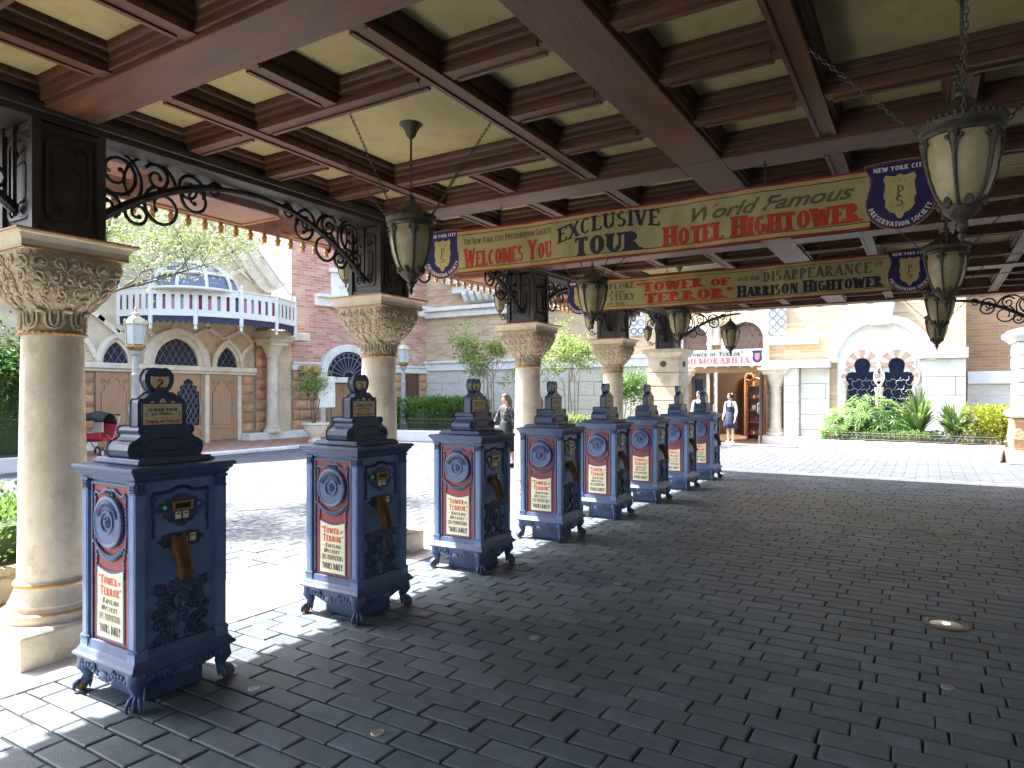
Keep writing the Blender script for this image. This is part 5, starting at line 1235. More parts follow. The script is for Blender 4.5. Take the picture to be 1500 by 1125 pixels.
blocks(C.s(1152), C.s(1172), .27, zst-.003, 4, 1.2, .5, 'white_stone'); blocks(C.s(1173), C.s(1216), .0, zst-.003, 5, 1.4, .10, 'white_stone')
blocks(C.s(1350), xr, .0, C.p(1400, 525)[1], 5, 1.6, .14, 'white_stone'); zq = C.p(1400, 525)[1]; C.bx('band', 'white_stone', C.s(1345), xr+.05, zq+.002, zq+.28, 0, .30, bev=.02)
C.bx('band', 'white_stone', xr+.06, 9, zq-.7, zq-.35, -.8, -.6, bev=.02); C.bx('base_wall', 'travertine', xr+.06, 9, 0, zq-.702, -.8, -.68)
# big arch with twin trefoil windows
cx = C.s(1290); ro = (C.s(1368)-C.s(1212))/2; z_s = C.p(1290, 530)[1]
ar_ = MB().band(arch_pts(cx, z_s, ro, n=32), arch_pts(cx, z_s, ro*.83, n=32), -.22, 0, 'y').obj('arch', 'white_stone', C.r, bev=.02)
MB().prism(arch_pts(cx, z_s, ro*.83, n=32), -.06, 0, 'y').obj('arch_infill', 'white_stone', ar_); C.bx('arch_infill', 'white_stone', cx-ro*.83, cx+ro*.83, 0, z_s-.003, 0, .06)
C.poly('keystone', 'white_stone', [(cx-.22, z_s+ro*.80), (cx+.22, z_s+ro*.80), (cx+.36, z_s+ro+.42), (cx-.36, z_s+ro+.42)], .0, .34, bev=.03)
C.bx('keystone_cap', 'white_stone', cx-.45, cx+.45, z_s+ro+.421, z_s+ro+.52, 0, .4, bev=.02)
def glass_outline(wx, z_t):
    h = [(.40, .5), (.40, z_t-.42), (.345, z_t-.36), (.42, z_t-.26), (.43, z_t-.14), (.37, z_t-.03), (.26, z_t+.01), (.17, z_t-.01), (.19, z_t+.10), (.21, z_t+.2), (.18, z_t+.31), (.10, z_t+.38), (0, z_t+.40)]
    return [(wx+x, z) for x, z in h]+[(wx-x, z) for x, z in h[-2::-1]]
for q in (1263.5, 1313.5):
    wx = C.s(q); z_t = C.p(q, 545)[1]; b = MB()
    w_ = MB().prism(glass_outline(wx, z_t), -.075, -.0605, 'y').obj('window', 'glass_dark', C.r)
    for (ccx, ccz, rr, a0, a1, n) in ((wx, z_t+.20, .215, -8, 188, 9), (wx+.22, z_t-.14, .225, -50, 62, 5), (wx-.22, z_t-.14, .225, 118, 230, 5)):
        for i in range(n):
            p0, p1 = a0+(a1-a0)*i/n, a0+(a1-a0)*(i+1)/n
            MB().band(arch_pts(ccx, ccz, rr+(.22 if n > 5 else .10), p0+.6, p1-.6, 4), arch_pts(ccx, ccz, rr, p0+.6, p1-.6, 4), -.12-.002*(i % 2)-.005*(n < 6), -.0605, 'y').obj('voussoir', 'brick_vous' if i % 2 == 0 else 'trim_stone', w_)
        MB().tube([(x, -.125, z) for x, z in arch_pts(ccx, ccz, rr+(.24 if n > 5 else .12), a0, a1, 18)], .022, 5).obj('hood_moulding', 'white_stone', w_)
    for i in range(6):
        for j in range(4):
            x_, z_ = wx-.36+j*.24+(.12 if i % 2 else 0), .62+i*.26
            if abs(x_-wx) < .38:
                for e in range(3): a = e*2*PI/3+.3*j; b.tube([(x_, -.08, z_), (x_+.08*math.cos(a), -.08, z_+.08*math.sin(a)), (x_+.15*math.cos(a+.5), -.08, z_+.15*math.sin(a+.5))], .010, 4)
    b.obj('tracery', 'lead', w_)
    for s_ in (-1, 1): MB().lathe([(.055, .5), (.055, z_t-.62), (.08, z_t-.52), (.085, z_t-.44)], 12, (wx+s_*.475, -.10, 0)).obj('colonnette', 'trim_stone', w_, smooth=35)
# gate pier at the right
gp_ = thing('gate_pier', 'pale stone pier on rough brown base right of the planter', 'pier', (2.25, 19.2, 0))
MB().sq([(.72, 0), (.72, .26), (.66, .30)]).obj('plinth', 'white_stone', gp_, bev=.02); MB().sq([(.60, .30), (.64, .36), (.66, .55), (.63, .80), (.65, .98), (.58, 1.02)]).obj('rough_base', 'sandstone', gp_, bev=.04)
MB().sq([(.66, 1.022), (.70, 1.07), (.70, 1.14), (.62, 1.2)]).obj('moulding', 'white_stone', gp_, bev=.02)
for i in range(5): z = 1.205+i*.30; MB().sq([(.55, z), (.57, z+.03), (.57, z+.26), (.55, z+.292)]).obj('stone_block', 'white_stone', gp_, bev=.02)
MB().sq([(.60, 2.71), (.66, 2.78), (.74, 2.84), (.74, 2.93), (.5, 3.0)]).obj('cap', 'white_stone', gp_, bev=.02); MB().ell((0, 0, 3.3), (.32, .32, .32), 18, 12).obj('ball', 'trim_stone', gp_, smooth=60)

# unseen hotel front: plain grey wall with pilasters, added to darken the drive
mat('hotel_grey', (.045, .046, .05, 1), .8, .2, 2, .2, 30)  # kept near black so little light bounces back onto the drive
hb = thing('unseen_hotel_front', 'grey hotel front along the far right side, out of view, added to darken the drive', 'building', (4.6, 2.5, 0), -PI/2)
MB().box(-10.6, 10.4, .0, .4, 0, 9).obj('wall', 'hotel_grey', hb)
for i in range(7): MB().box(-10+i*3.2, -9.4+i*3.2, -.15, -.002, 0, 3.4).obj('pilaster', 'hotel_grey', hb, bev=.02)
MB().box(-11.2, -10.61, -2.0, .4, 3.0, 3.4).obj('end_beam', 'dark_wood', hb)

# ================================================================== paths and kerbs
struct(MB().box(-19.4, -15.6, -8, 16.6, -.02, .06).obj('brick_path', 'brick_apron')); struct(MB().box(-15.6, -15.3, -8, 16.6, -.02, .07).obj('kerb', 'white_stone', bev=.01))
struct(MB().box(C.s(1040), C.s(1185), 21.2, 22.3, -.02, .02).obj('brick_path', 'brick_apron')); struct(MB().box(-19, -2.9, 21.2, 21.35, -.02, .025).obj('kerb', 'white_stone', bev=.01))
# ================================================================== planting
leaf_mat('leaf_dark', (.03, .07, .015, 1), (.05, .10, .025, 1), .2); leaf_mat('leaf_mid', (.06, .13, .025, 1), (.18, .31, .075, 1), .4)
leaf_mat('leaf_light', (.15, .22, .05, 1), (.34, .42, .13, 1), .45); leaf_mat('leaf_tree', (.13, .18, .06, 1), (.30, .35, .15, 1), .45); leaf_mat('leaf_yellow', (.16, .22, .02, 1), (.34, .36, .05, 1), .4); leaf_mat('leaf_flax', (.07, .13, .045, 1), (.20, .28, .12, 1), .3)
mat('bark', (.10, .075, .05, 1), .9, .35, 9, .8, 30, stretch=(3, 3, .6)); mat('soil', (.045, .03, .02, 1), .95, .3, 9, .6, 30); mat('bark_pale', (.24, .20, .14, 1), .8, .3, 9, .4, 30)
def leaf(b, c, L, W_, rng, up=.0, axis=None):
    d = Vector((rng.gauss(0, 1), rng.gauss(0, 1), rng.gauss(up, .6))) if axis is None else axis+Vector((rng.gauss(0, .25), rng.gauss(0, .25), rng.gauss(0, .25)))
    d.normalize(); s = d.cross(Vector((rng.gauss(0, .4), rng.gauss(0, .4), 1)))
    if s.length < .05: s = d.orthogonal()
    s.normalize(); n = s.cross(d); c = Vector(c)
    b.add([c, c+d*L*.5+s*W_*.5-n*L*.06, c+d*L-n*L*.16, c+d*L*.5-s*W_*.5-n*L*.06], [(0, 1, 2, 3)])
def limb(b, p, d, L, r, rng, depth, tips, grow=.6):
    pts = [Vector(p)]; d = Vector(d).normalized()
    for i in range(4):
        d = (d+Vector((rng.gauss(0, .12), rng.gauss(0, .12), rng.gauss(.03, .08)))).normalized(); pts.append(pts[-1]+d*L/4)
    b.tube(pts, [r*(1-.14*i) for i in range(5)], 6)
    if depth == 0: tips.append(pts[-1]); tips.append(pts[3]); return
    for k in range(rng.choice((2, 3, 3))):
        e = (d+Vector((rng.gauss(0, .55), rng.gauss(0, .55), rng.gauss(.1, .35)))).normalized()
        limb(b, pts[rng.choice((2, 3, 4))], e, L*rng.uniform(.6, .85), r*.55, rng, depth-1, tips)
def tree(name, label, loc, trunk_h, L, r, depth, lm, nleaf, lsize, spread, seed, cat='tree', bark='bark', lean=(0, 0), stems=1, flat=1.0, group=None):
    rng = random.Random(seed); o = thing(name, label, cat, loc, group=group); tips = []; tr = MB()
    for s in range(stems):
        a = rng.uniform(0, 6.28); q = 0 if stems == 1 else rng.uniform(.05, .35)
        p0 = Vector((q*math.cos(a), q*math.sin(a), 0)); lx_, ly_ = lean
        p1 = p0+Vector((lx_*trunk_h+rng.gauss(0, .06), ly_*trunk_h+rng.gauss(0, .06), trunk_h*rng.uniform(.85, 1.1)))
        tr.tube([p0, p0.lerp(p1, .33)+Vector((rng.gauss(0, .03), rng.gauss(0, .03), 0)), p0.lerp(p1, .66), p1], [r*1.25, r, r*.9, r*.8], 8)
        for k in range(4 if stems == 1 else 2):
            a = rng.uniform(0, 6.28) if stems > 1 else k*PI/2+rng.uniform(-.4, .4)
            limb(tr, p0.lerp(p1, rng.uniform(.7, 1)), (math.cos(a)+lx_, math.sin(a)+ly_, rng.uniform(.35, 1.0)*flat), L*rng.uniform(.8, 1.15), r*.55, rng, depth, tips)
    tr.obj('trunk', bark, o, smooth=60); cr = MB()
    for i in range(nleaf):
        t = rng.choice(tips); c = t+Vector((rng.gauss(0, spread), rng.gauss(0, spread), rng.gauss(0, spread*.6)))
        leaf(cr, c, lsize*rng.uniform(.7, 1.3), lsize*.55, rng, -.1)
    cr.obj('crown', lm, o); return o
p = at_depth(40, 577, 9.6)
tree('broadleaf_tree', 'light green spreading tree in front of the marquee, left of centre', (p.x, p.y, 0), 2.75, 1.12, .05, 3, 'leaf_tree', 15000, .055, .25, 5, lean=(.16, .10), flat=.8)
p = at_depth(-15, 577, 14)
def bush(name, label, loc, dims, n, lm, ls, seed, cat='shrub', core=True, rz=0, up=.2):
    rng = random.Random(seed); o = thing(name, label, cat, loc, rz); b = MB(); X, Y, Z = dims
    k = MB()
    for j in range(14):
        for i in range(14): pass
    lumps = [(rng.uniform(-X*.8, X*.8), rng.uniform(-Y*.8, Y*.8), rng.uniform(.1, Z*.85), rng.uniform(.22, .42)*min(X, Y, Z)*1.6) for _ in range(26)]
    for i in range(n):
        if rng.random() < .55:
            l = rng.choice(lumps); t = Vector((rng.gauss(0, 1), rng.gauss(0, 1), rng.gauss(.2, 1))).normalized()*l[3]*rng.uniform(.7, 1.05); c = Vector(l[:3])+t
        else:
            f = rng.choice('xXyYzz'); u, v, q = rng.uniform(-1, 1), rng.uniform(-1, 1), rng.uniform(0, 1)
            wob = 1+.10*noise.noise(Vector((u*3, v*3, q*3+seed)))
            c = Vector((X*u, Y*v, Z*q)) if 0 else {'x': Vector((-X*wob, Y*v, Z*q)), 'X': Vector((X*wob, Y*v, Z*q)), 'y': Vector((X*u, -Y*wob, Z*q)), 'Y': Vector((X*u, Y*wob, Z*q)), 'z': Vector((X*u, Y*v, Z*wob))}[f]
            c += Vector((rng.gauss(0, .05), rng.gauss(0, .05), rng.gauss(0, .05)))
        if c.z < 0: continue
        ax = Vector((c.x/X, c.y/Y, .5+c.z/Z*up*3)); leaf(b, c, ls*rng.uniform(.7, 1.3), ls*.55, rng, axis=ax.normalized())
    b.obj('foliage', lm, o)
    s = MB()
    for i in range(9):
        a = rng.uniform(0, 6.28); s.tube([(X*.3*math.cos(a), Y*.3*math.sin(a), 0), (X*.6*math.cos(a), Y*.6*math.sin(a), Z*.5), (X*.8*math.cos(a), Y*.8*math.sin(a), Z*.85)], [.02, .014, .006], 5)
    s.obj('stems', 'bark', o)
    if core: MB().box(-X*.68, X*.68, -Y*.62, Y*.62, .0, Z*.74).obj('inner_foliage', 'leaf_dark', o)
    return o
p = at_depth(-5, 577, 14.5)
tree('evergreen_tree', 'dark green evergreen tree cut by the left edge beside the column', (p.x-.3, p.y-.3, 0), .8, 1.15, .09, 3, 'leaf_mid', 9000, .11, .30, 9, flat=1.6)
bush('shrub', 'dense dark shrub under the evergreen behind the low railing at far left', (p.x-.2, p.y, .3), (1.0, .7, 1.9), 6000, 'leaf_mid', .10, 3)
def railing(loc, rz, L, h, label, sp=.13):
    r = thing('garden_railing', label, 'railing', loc, rz)
    MB().tube([(0, 0, h-.03), (L, 0, h-.03)], .010, 5).obj('top_rail', 'iron', r); MB().tube([(0, 0, .05), (L, 0, .05)], .010, 5).obj('bottom_rail', 'iron', r); MB().tube([(0, 0, h*.62), (L, 0, h*.62)], .007, 5).obj('middle_rail', 'iron', r)
    m = MB().tube([(0, 0, 0), (0, 0, h)], .008, 5); m.ell((0, 0, h+.012), (.012, .012, .022), 6, 4); m.tube([(.045*math.cos(e*PI/4), 0, h*.34+.045*math.sin(e*PI/4)) for e in range(8)], .006, 4, True); m = m.mesh('baluster', 50)
    for i in range(int(L/sp)+1): place(m, 'baluster', 'iron', r, loc=(i*sp, 0, 0))
a = ground(-90, 688, .30); c_ = ground(46, 681, .30)
gb = thing('garden_kerb', 'low pale stone garden kerb behind the nearest column at far left', 'kerb', (p.x, p.y, 0))
MB().box(-1.6, 1.6, -.9, .9, 0, .30).obj('kerb_wall', 'white_stone', gb, bev=.02); MB().box(-1.5, 1.5, -.8, .8, .301, .315).obj('soil', 'soil', gb)
railing((p.x-1.5, p.y-.84, .30), 0, 2.9, .36, 'low iron railing on the garden kerb at far left')
# planter beside the first column
pl = thing('stone_planter', 'buff stone planter with fluted side left of the nearest column', 'planter', (-6.22, 2.6, 0))
MB().box(-.62, .62, -.9, .9, 0, .045).box(-.58, .58, -.86, .86, .046, .25).box(-.63, .63, -.91, .91, .251, .31).obj('box', 'carved', pl, bev=.012); MB().box(-.52, .52, -.8, .8, .311, .32).obj('soil', 'soil', pl)
for i in range(8): MB().ell((.58, -.75+i*.21, .15), (.02, .09, .09), 10, 6).obj('fluting', 'stone', pl, smooth=60)
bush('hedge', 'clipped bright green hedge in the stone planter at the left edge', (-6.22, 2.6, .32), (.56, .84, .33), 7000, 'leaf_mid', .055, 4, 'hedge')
# hedge behind the second lamp post, bamboo planter in front of the tan wall
p = at_depth(646, 577, 23.2)
bush('hedge', 'green hedge behind a low railing between the second and third columns', (p.x, p.y, .35), (1.5, .6, .95), 15000, 'leaf_mid', .10, 6, 'hedge', rz=.5)
kb_ = thing('garden_kerb', 'long pale stone kerb of the planting bed before the tan wall', 'kerb', (p.x, p.y, 0), .2)
MB().box(-2.2, 2.4, -1.2, -.95, 0, .36).obj('kerb_wall', 'white_stone', kb_, bev=.02); MB().box(-2.2, 2.4, -.949, 1.0, 0, .34).obj('soil', 'soil', kb_)
q = Vector((-1.9, -1.07, .36)); q.rotate(Matrix.Rotation(.2, 3, 'Z')); railing((p.x+q.x, p.y+q.y, .36), .2, 3.6, .40, 'low iron railing in front of the green hedge near the lamp post')
bp = at_depth(800, 577, 22.3)
bpl = thing('brick_planter', 'low brick planter with pale coping behind the woman in black', 'planter', (bp.x, bp.y, 0), .1)
MB().box(-2.9, 2.9, -.7, .7, 0, .42).obj('wall', 'brick_apron', bpl); MB().box(-2.96, 2.96, -.76, .76, .421, .52).obj('coping', 'white_stone', bpl, bev=.015); MB().box(-2.7, 2.7, -.55, .55, .5205, .53).obj('soil', 'soil', bpl)
for px_, sd, lab in ((712, 21, 'slender pale green tree against the tan wall left of the third column'), (838, 25, 'slender pale green tree against the tan wall right of the third column')):
    t = at_depth(px_, 577, 22.6); tree('slender_tree', lab, (t.x, t.y, .5), 1.7, .85, .022, 2, 'leaf_light', 3200, .11, .16, sd, bark='bark_pale', stems=5, flat=2.0, group='slender trees in front of the tan wall')
t = at_depth(908, 577, 22.6); tree('slender_tree', 'small green tree between the farthest column and the square pier', (t.x, t.y, .3), .9, .6, .02, 2, 'leaf_mid', 2600, .10, .18, 31, bark='bark_pale', stems=4, flat=1.6, group='slender trees in front of the tan wall')
t = at_depth(790, 577, 22.1); bush('shrub', 'low bright green ground shrub behind the woman in black', (t.x, t.y, .53), (2.2, .35, .28), 4200, 'leaf_light', .09, 12)
# right planter
a = ground(1180, 662); c_ = ground(1464, 678); dv = c_-a; L = dv.length; an = math.atan2(dv.y, dv.x)
rp_ = thing('long_planter', 'long low planter of pale stone blocks in front of the arched windows', 'planter', a, an)
for i in range(5): MB().box(L*i/5+.004, L*(i+1)/5-.004, 0, .40, 0, .34).obj('stone_block', 'white_stone', rp_, bev=.012)
MB().box(.01, L-.37, .405, 3.0, 0, .33).obj('soil', 'soil', rp_); MB().box(L-.365, L+.0, .405, 3.0, 0, .338).obj('end_block', 'white_stone', rp_, bev=.012); MB().box(-.30, .005, .405, 2.6, 0, .338).obj('end_block', 'white_stone', rp_, bev=.012)
q = Vector((.45, .2, .34)); q.rotate(Matrix.Rotation(an, 3, 'Z')); railing(a+q, an, L-.5, .24, 'low black railing along the long pale planter', .11)
def loc_in(x, y, z): q = Vector((x, y, z)); q.rotate(Matrix.Rotation(an, 3, 'Z')); return a+q
rng = random.Random(8)
fa = thing('broadleaf_shrub', 'mound of large fingered bright green leaves at the left of the planter', 'shrub', loc_in(1.2, 1.2, .33)); b = MB(); st = MB()
for i in range(230):
    x, y = rng.uniform(-1.05, 1.15), rng.uniform(-.8, .8); e = (x/1.25)**2+(y/1.0)**2
    z = 1.15*math.sqrt(max(.05, 1-e))*rng.uniform(.45, 1.05); c = Vector((x, y, z)); nrm = Vector((x*.7+rng.gauss(0, .25), y*.9-.35+rng.gauss(0, .2), .75)).normalized()
    t1 = nrm.orthogonal().normalized(); t2 = nrm.cross(t1); s = rng.uniform(.13, .22); a0 = rng.uniform(0, 6)
    vs = [c]; fs = []
    for k in range(8):
        aa = a0+k*2*PI/9; d1 = t1*math.cos(aa)+t2*math.sin(aa); sd = t1*math.cos(aa+PI/2)+t2*math.sin(aa+PI/2); m = len(vs)
        vs += [c+d1*s*.5+sd*s*.16-nrm*s*.03, c+d1*s-nrm*s*.22, c+d1*s*.5-sd*s*.16-nrm*s*.03]; fs.append((0, m, m+1, m+2))
    b.add(vs, fs)
    if i % 4 == 0: st.tube([(x*.4, y*.4, 0), (x*.8, y*.8, z*.6), tuple(c)], .008, 4)
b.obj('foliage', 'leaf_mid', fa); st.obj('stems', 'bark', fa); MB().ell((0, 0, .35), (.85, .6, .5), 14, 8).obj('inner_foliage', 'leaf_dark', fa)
for cxx, n, hh, lab in ((2.45, 130, 1.65, 'tall flax clump with arching strap leaves in the middle of the planter'), (3.2, 90, 1.3, 'smaller flax clump right of the tall one in the planter')):
    fx = thing('flax_plant', lab, 'plant', loc_in(cxx, .95, .33), group='flax plants in the long planter')
    for part in range(2):
        b = MB()
        for i in range(n//2):
            aa = rng.uniform(0, 6.28); sp = rng.uniform(.25, 1.0); H_ = hh*rng.uniform(.6, 1.1); wd = rng.uniform(.028, .05); pts = []
            for k in range(8):
                t = k/7; rr = sp*.85*t**1.5; z = H_*(t-(.55*sp)*t**3.2); pts.append(Vector((rr*math.cos(aa), rr*math.sin(aa), z)))
            sd = Vector((-math.sin(aa), math.cos(aa), 0)); vs = []; fs = []
            for k, q in enumerate(pts):
                w_ = wd*(1-(k/7)**3)*.9+.002; vs += [q+sd*w_, q-sd*w_]
            for k in range(7): fs.append((2*k, 2*k+1, 2*k+3, 2*k+2))
            b.add(vs, fs)
        b.obj('strap_leaves', 'leaf_flax' if part else 'leaf_mid', fx)
bush('shrub', 'yellow-green shrub at the right end of the planter by the pier', loc_in(3.85, 1.3, .33), (.45, .45, .80), 2400, 'leaf_yellow', .10, 15, core=False)
bush('ground_plant', 'low dark leafy edging plants behind the planter railing', loc_in(2.1, .62, .33), (1.7, .16, .20), 3000, 'leaf_mid', .08, 16)
t = at_depth(1464, 577, 19.9); bush('shrub', 'narrow green climber against the wall beside the gate pier', (t.x-.15, t.y+.6, .8), (.18, .18, 1.3), 1500, 'leaf_mid', .09, 18, core=False)

# ================================================================== lamp posts
mat('lamp_cream', (.40, .36, .24, 1), .5, .15, 8, .1, 40)
def lamp_post(loc, label):
    r = thing('lamp_post', label, 'lamp post', loc, .3, group='pale metal lamp posts on the plaza')
    MB().lathe([(.19, 0), (.19, .10), (.15, .14), (.15, .5), (.17, .54), (.12, .6), (.11, 1.15), (.13, 1.18), (.13, 1.24), (.09, 1.28)], 8).obj('base', 'lamp_metal', r, smooth=30)
    MB().lathe([(.085, 1.27), (.075, 1.9), (.085, 1.92), (.085, 1.97), (.065, 2.0), (.06, 2.36), (.10, 2.40), (.11, 2.46), (.08, 2.48)], 14).obj('post', 'lamp_metal', r, smooth=30)
    MB().lathe([(.08, 2.46), (.12, 2.48), (.19, 2.55), (.20, 2.58), (.17, 2.60)], 6).obj('gallery', 'brass', r)
    n = 6
    for k in range(n):
        a, a2 = 2*PI*k/n, 2*PI*(k+1)/n; P = lambda q, e, z: (q*math.cos(e), q*math.sin(e), z)
        MB().add([P(.175, a, 2.61), P(.175, a2, 2.61), P(.20, a2, 3.02), P(.20, a, 3.02), P(.165, a, 2.61), P(.165, a2, 2.61), P(.19, a2, 3.02), P(.19, a, 3.02)], [(0, 1, 2, 3), (7, 6, 5, 4), (0, 4, 5, 1), (2, 6, 7, 3)]).obj('pane', 'lamp_glass', r)
        MB().tube([P(.18, a, 2.59), P(.207, a, 3.04)], .016, 5).obj('glazing_bar', 'lamp_cream', r); MB().lathe([(.012, 3.05), (.026, 3.08), (.02, 3.11), (.004, 3.15)], 8, P(.215, a, 0)).obj('finial', 'lamp_cream', r, smooth=40)
    MB().lathe([(.20, 3.02), (.235, 3.03), (.235, 3.06), (.20, 3.09), (.15, 3.17), (.08, 3.21), (.07, 3.26), (.09, 3.27), (.03, 3.30), (.025, 3.34), (.035, 3.37), (.004, 3.43)], 6).obj('roof', 'lamp_cream', r, smooth=25)
    return r
p = at_depth(199, 577, 14.6); l0 = lamp_post((p.x, p.y, 0), 'pale lamp post rising behind the nearest kiosk before the tan doors')
p = at_depth(591, 577, 23.0); l1 = copy_tree(l0); l1.location = (p.x, p.y, 0); l1['label'] = 'pale lamp post just right of the second column before the hedge'
# urn with plant, notice board
p = at_depth(462, 577, 21.2)
ur = thing('stone_urn', 'round pale stone urn planter before the sandstone wall', 'urn', (p.x, p.y, .06))
MB().lathe([(.22, 0), (.22, .06), (.16, .10), (.15, .14), (.24, .22), (.33, .36), (.36, .50), (.42, .54), (.42, .60), (.34, .60), (.33, .52)], 20).obj('bowl', 'trim_stone', ur, smooth=35); MB().lathe([(.34, .50), (.0, .53)], 16).obj('soil', 'soil', ur)
tree('potted_shrub', 'thin leafy shrub growing in the pale stone urn', (p.x, p.y, .58), .8, .5, .018, 2, 'leaf_light', 1300, .09, .16, 41, cat='plant', bark='bark', stems=3, flat=1.8)
p = at_depth(478, 577, 21.9)
bd = thing('notice_board', 'plain white notice board on a green post beside the urn', 'notice board', (p.x, p.y, .06), B_ang)
MB().box(-.32, .32, -.03, .03, 1.05, 2.05).obj('board', 'white_stone', bd, bev=.02); MB().tube([(.18, 0, 0), (.18, 0, 1.05)], .03, 8).obj('post', mat('green_paint', (.05, .16, .11, 1), .5, .1, 6, 0), bd)

# ================================================================== pushchair
p = ground(147, 669); ps = thing('pushchair', 'red pushchair with black hood parked before the tan doors', 'pushchair', (p.x, p.y, .0), .6)
mat('push_red', (.45, .03, .05, 1), .7, .1, 8, .1, 40)
hd = MB(); 
for i in range(9):
    a = math.radians(10+i*18)
    hd.v += [(-.27, -.08+.34*math.cos(a), .72+.34*math.sin(a)), (0, -.08+.37*math.cos(a), .74+.38*math.sin(a)), (.27, -.08+.34*math.cos(a), .72+.34*math.sin(a))]
for i in range(8): hd.f += [(3*i, 3*i+1, 3*i+4, 3*i+3), (3*i+1, 3*i+2, 3*i+5, 3*i+4)]
h_ = hd.obj('hood', 'leather', ps, smooth=60); h_.modifiers.new('t', 'SOLIDIFY').thickness = .015
MB().prism([(-.30, .42), (.22, .36), (.32, .80), (.27, .82), (.16, .44), (-.30, .48)], -.22, .22, 'x').obj('seat', 'push_red', ps, bev=.02); MB().box(-.12, .12, -.12, -.08, .60, .86).obj('print', 'white_paint', ps, bev=.01)
MB().box(-.20, .20, -.38, -.30, .44, .60).obj('tray', 'push_red', ps, bev=.02)
for s_ in (-1, 1):
    MB().tube([(s_*.27, -.42, .14), (s_*.27, .10, .48), (s_*.26, .42, .98), (s_*.24, .52, 1.02)], .014, 6).obj('frame', 'steel', ps); MB().tube([(s_*.27, .34, .12), (s_*.27, .0, .42), (s_*.26, -.2, .55)], .014, 6).obj('frame', 'steel', ps)
    for y in (-.42, .36):
        wv = MB().tube([(s_*.27, y+.10*math.cos(e*PI/8), .115+.10*math.sin(e*PI/8)) for e in range(16)], .022, 6, True).obj('wheel', 'leather', ps); MB().lathe([(.05, -.02), (.07, 0), (.05, .02)], 10, (s_*.27, y, .115), 'x').obj('hub', 'white_paint', wv)
MB().tube([(-.24, .52, 1.02), (.24, .52, 1.02)], .018, 6).obj('handle', 'leather', ps); MB().tube([(-.24, -.28, .62), (0, -.36, .66), (.24, -.28, .62)], .014, 6).obj('bumper_bar', 'steel', ps)

# ================================================================== people
mat('skin', (.55, .35, .26, 1), .5, .08, 12, .03, 60); mat('hair_black', (.012, .009, .008, 1), .4, .3, 30, .3, 120, stretch=(8, 8, 1)); mat('hair_brown', (.07, .04, .022, 1), .45, .3, 30, .3, 120, stretch=(8, 8, 1))
mat('cloth_white', (.70, .69, .68, 1), .8, .06, 20, .2, 60); mat('cloth_navy', (.020, .024, .060, 1), .8, .2, 20, .2, 60); mat('cloth_black', (.012, .012, .014, 1), .8, .2, 20, .2, 60)
mat('cloth_floral', (.014, .014, .016, 1), .8, .3, 20, .1, 60, dirt=(.45, .43, .41, 1), dirt_amt=1, dscale=26); mat('cloth_beige', (.42, .33, .24, 1), .8, .1, 20, .2, 60); mat('shoe_white', (.68, .67, .66, 1), .5, .05, 9, 0); mat('bag_tan', (.30, .17, .08, 1), .5, .1, 9, 0)
def skin_obj(name, V, E, m, parent, lev=2):
    me = bpy.data.meshes.new(name); me.from_pydata([v[0] for v in V], E, []); me.materials.append(MT[m])
    o = bpy.data.objects.new(name, me); COL.objects.link(o); o.parent = parent
    sm_ = o.modifiers.new('skin', 'SKIN'); sm_.use_smooth_shade = True
    ly = me.skin_vertices[0]
    for i, v in enumerate(V):
        r_ = v[1]; ly.data[i].radius = r_ if isinstance(r_, tuple) else (r_, r_); ly.data[i].use_root = (i == 0)
    ss_ = o.modifiers.new('sub', 'SUBSURF'); ss_.levels = lev; ss_.render_levels = lev
    return o
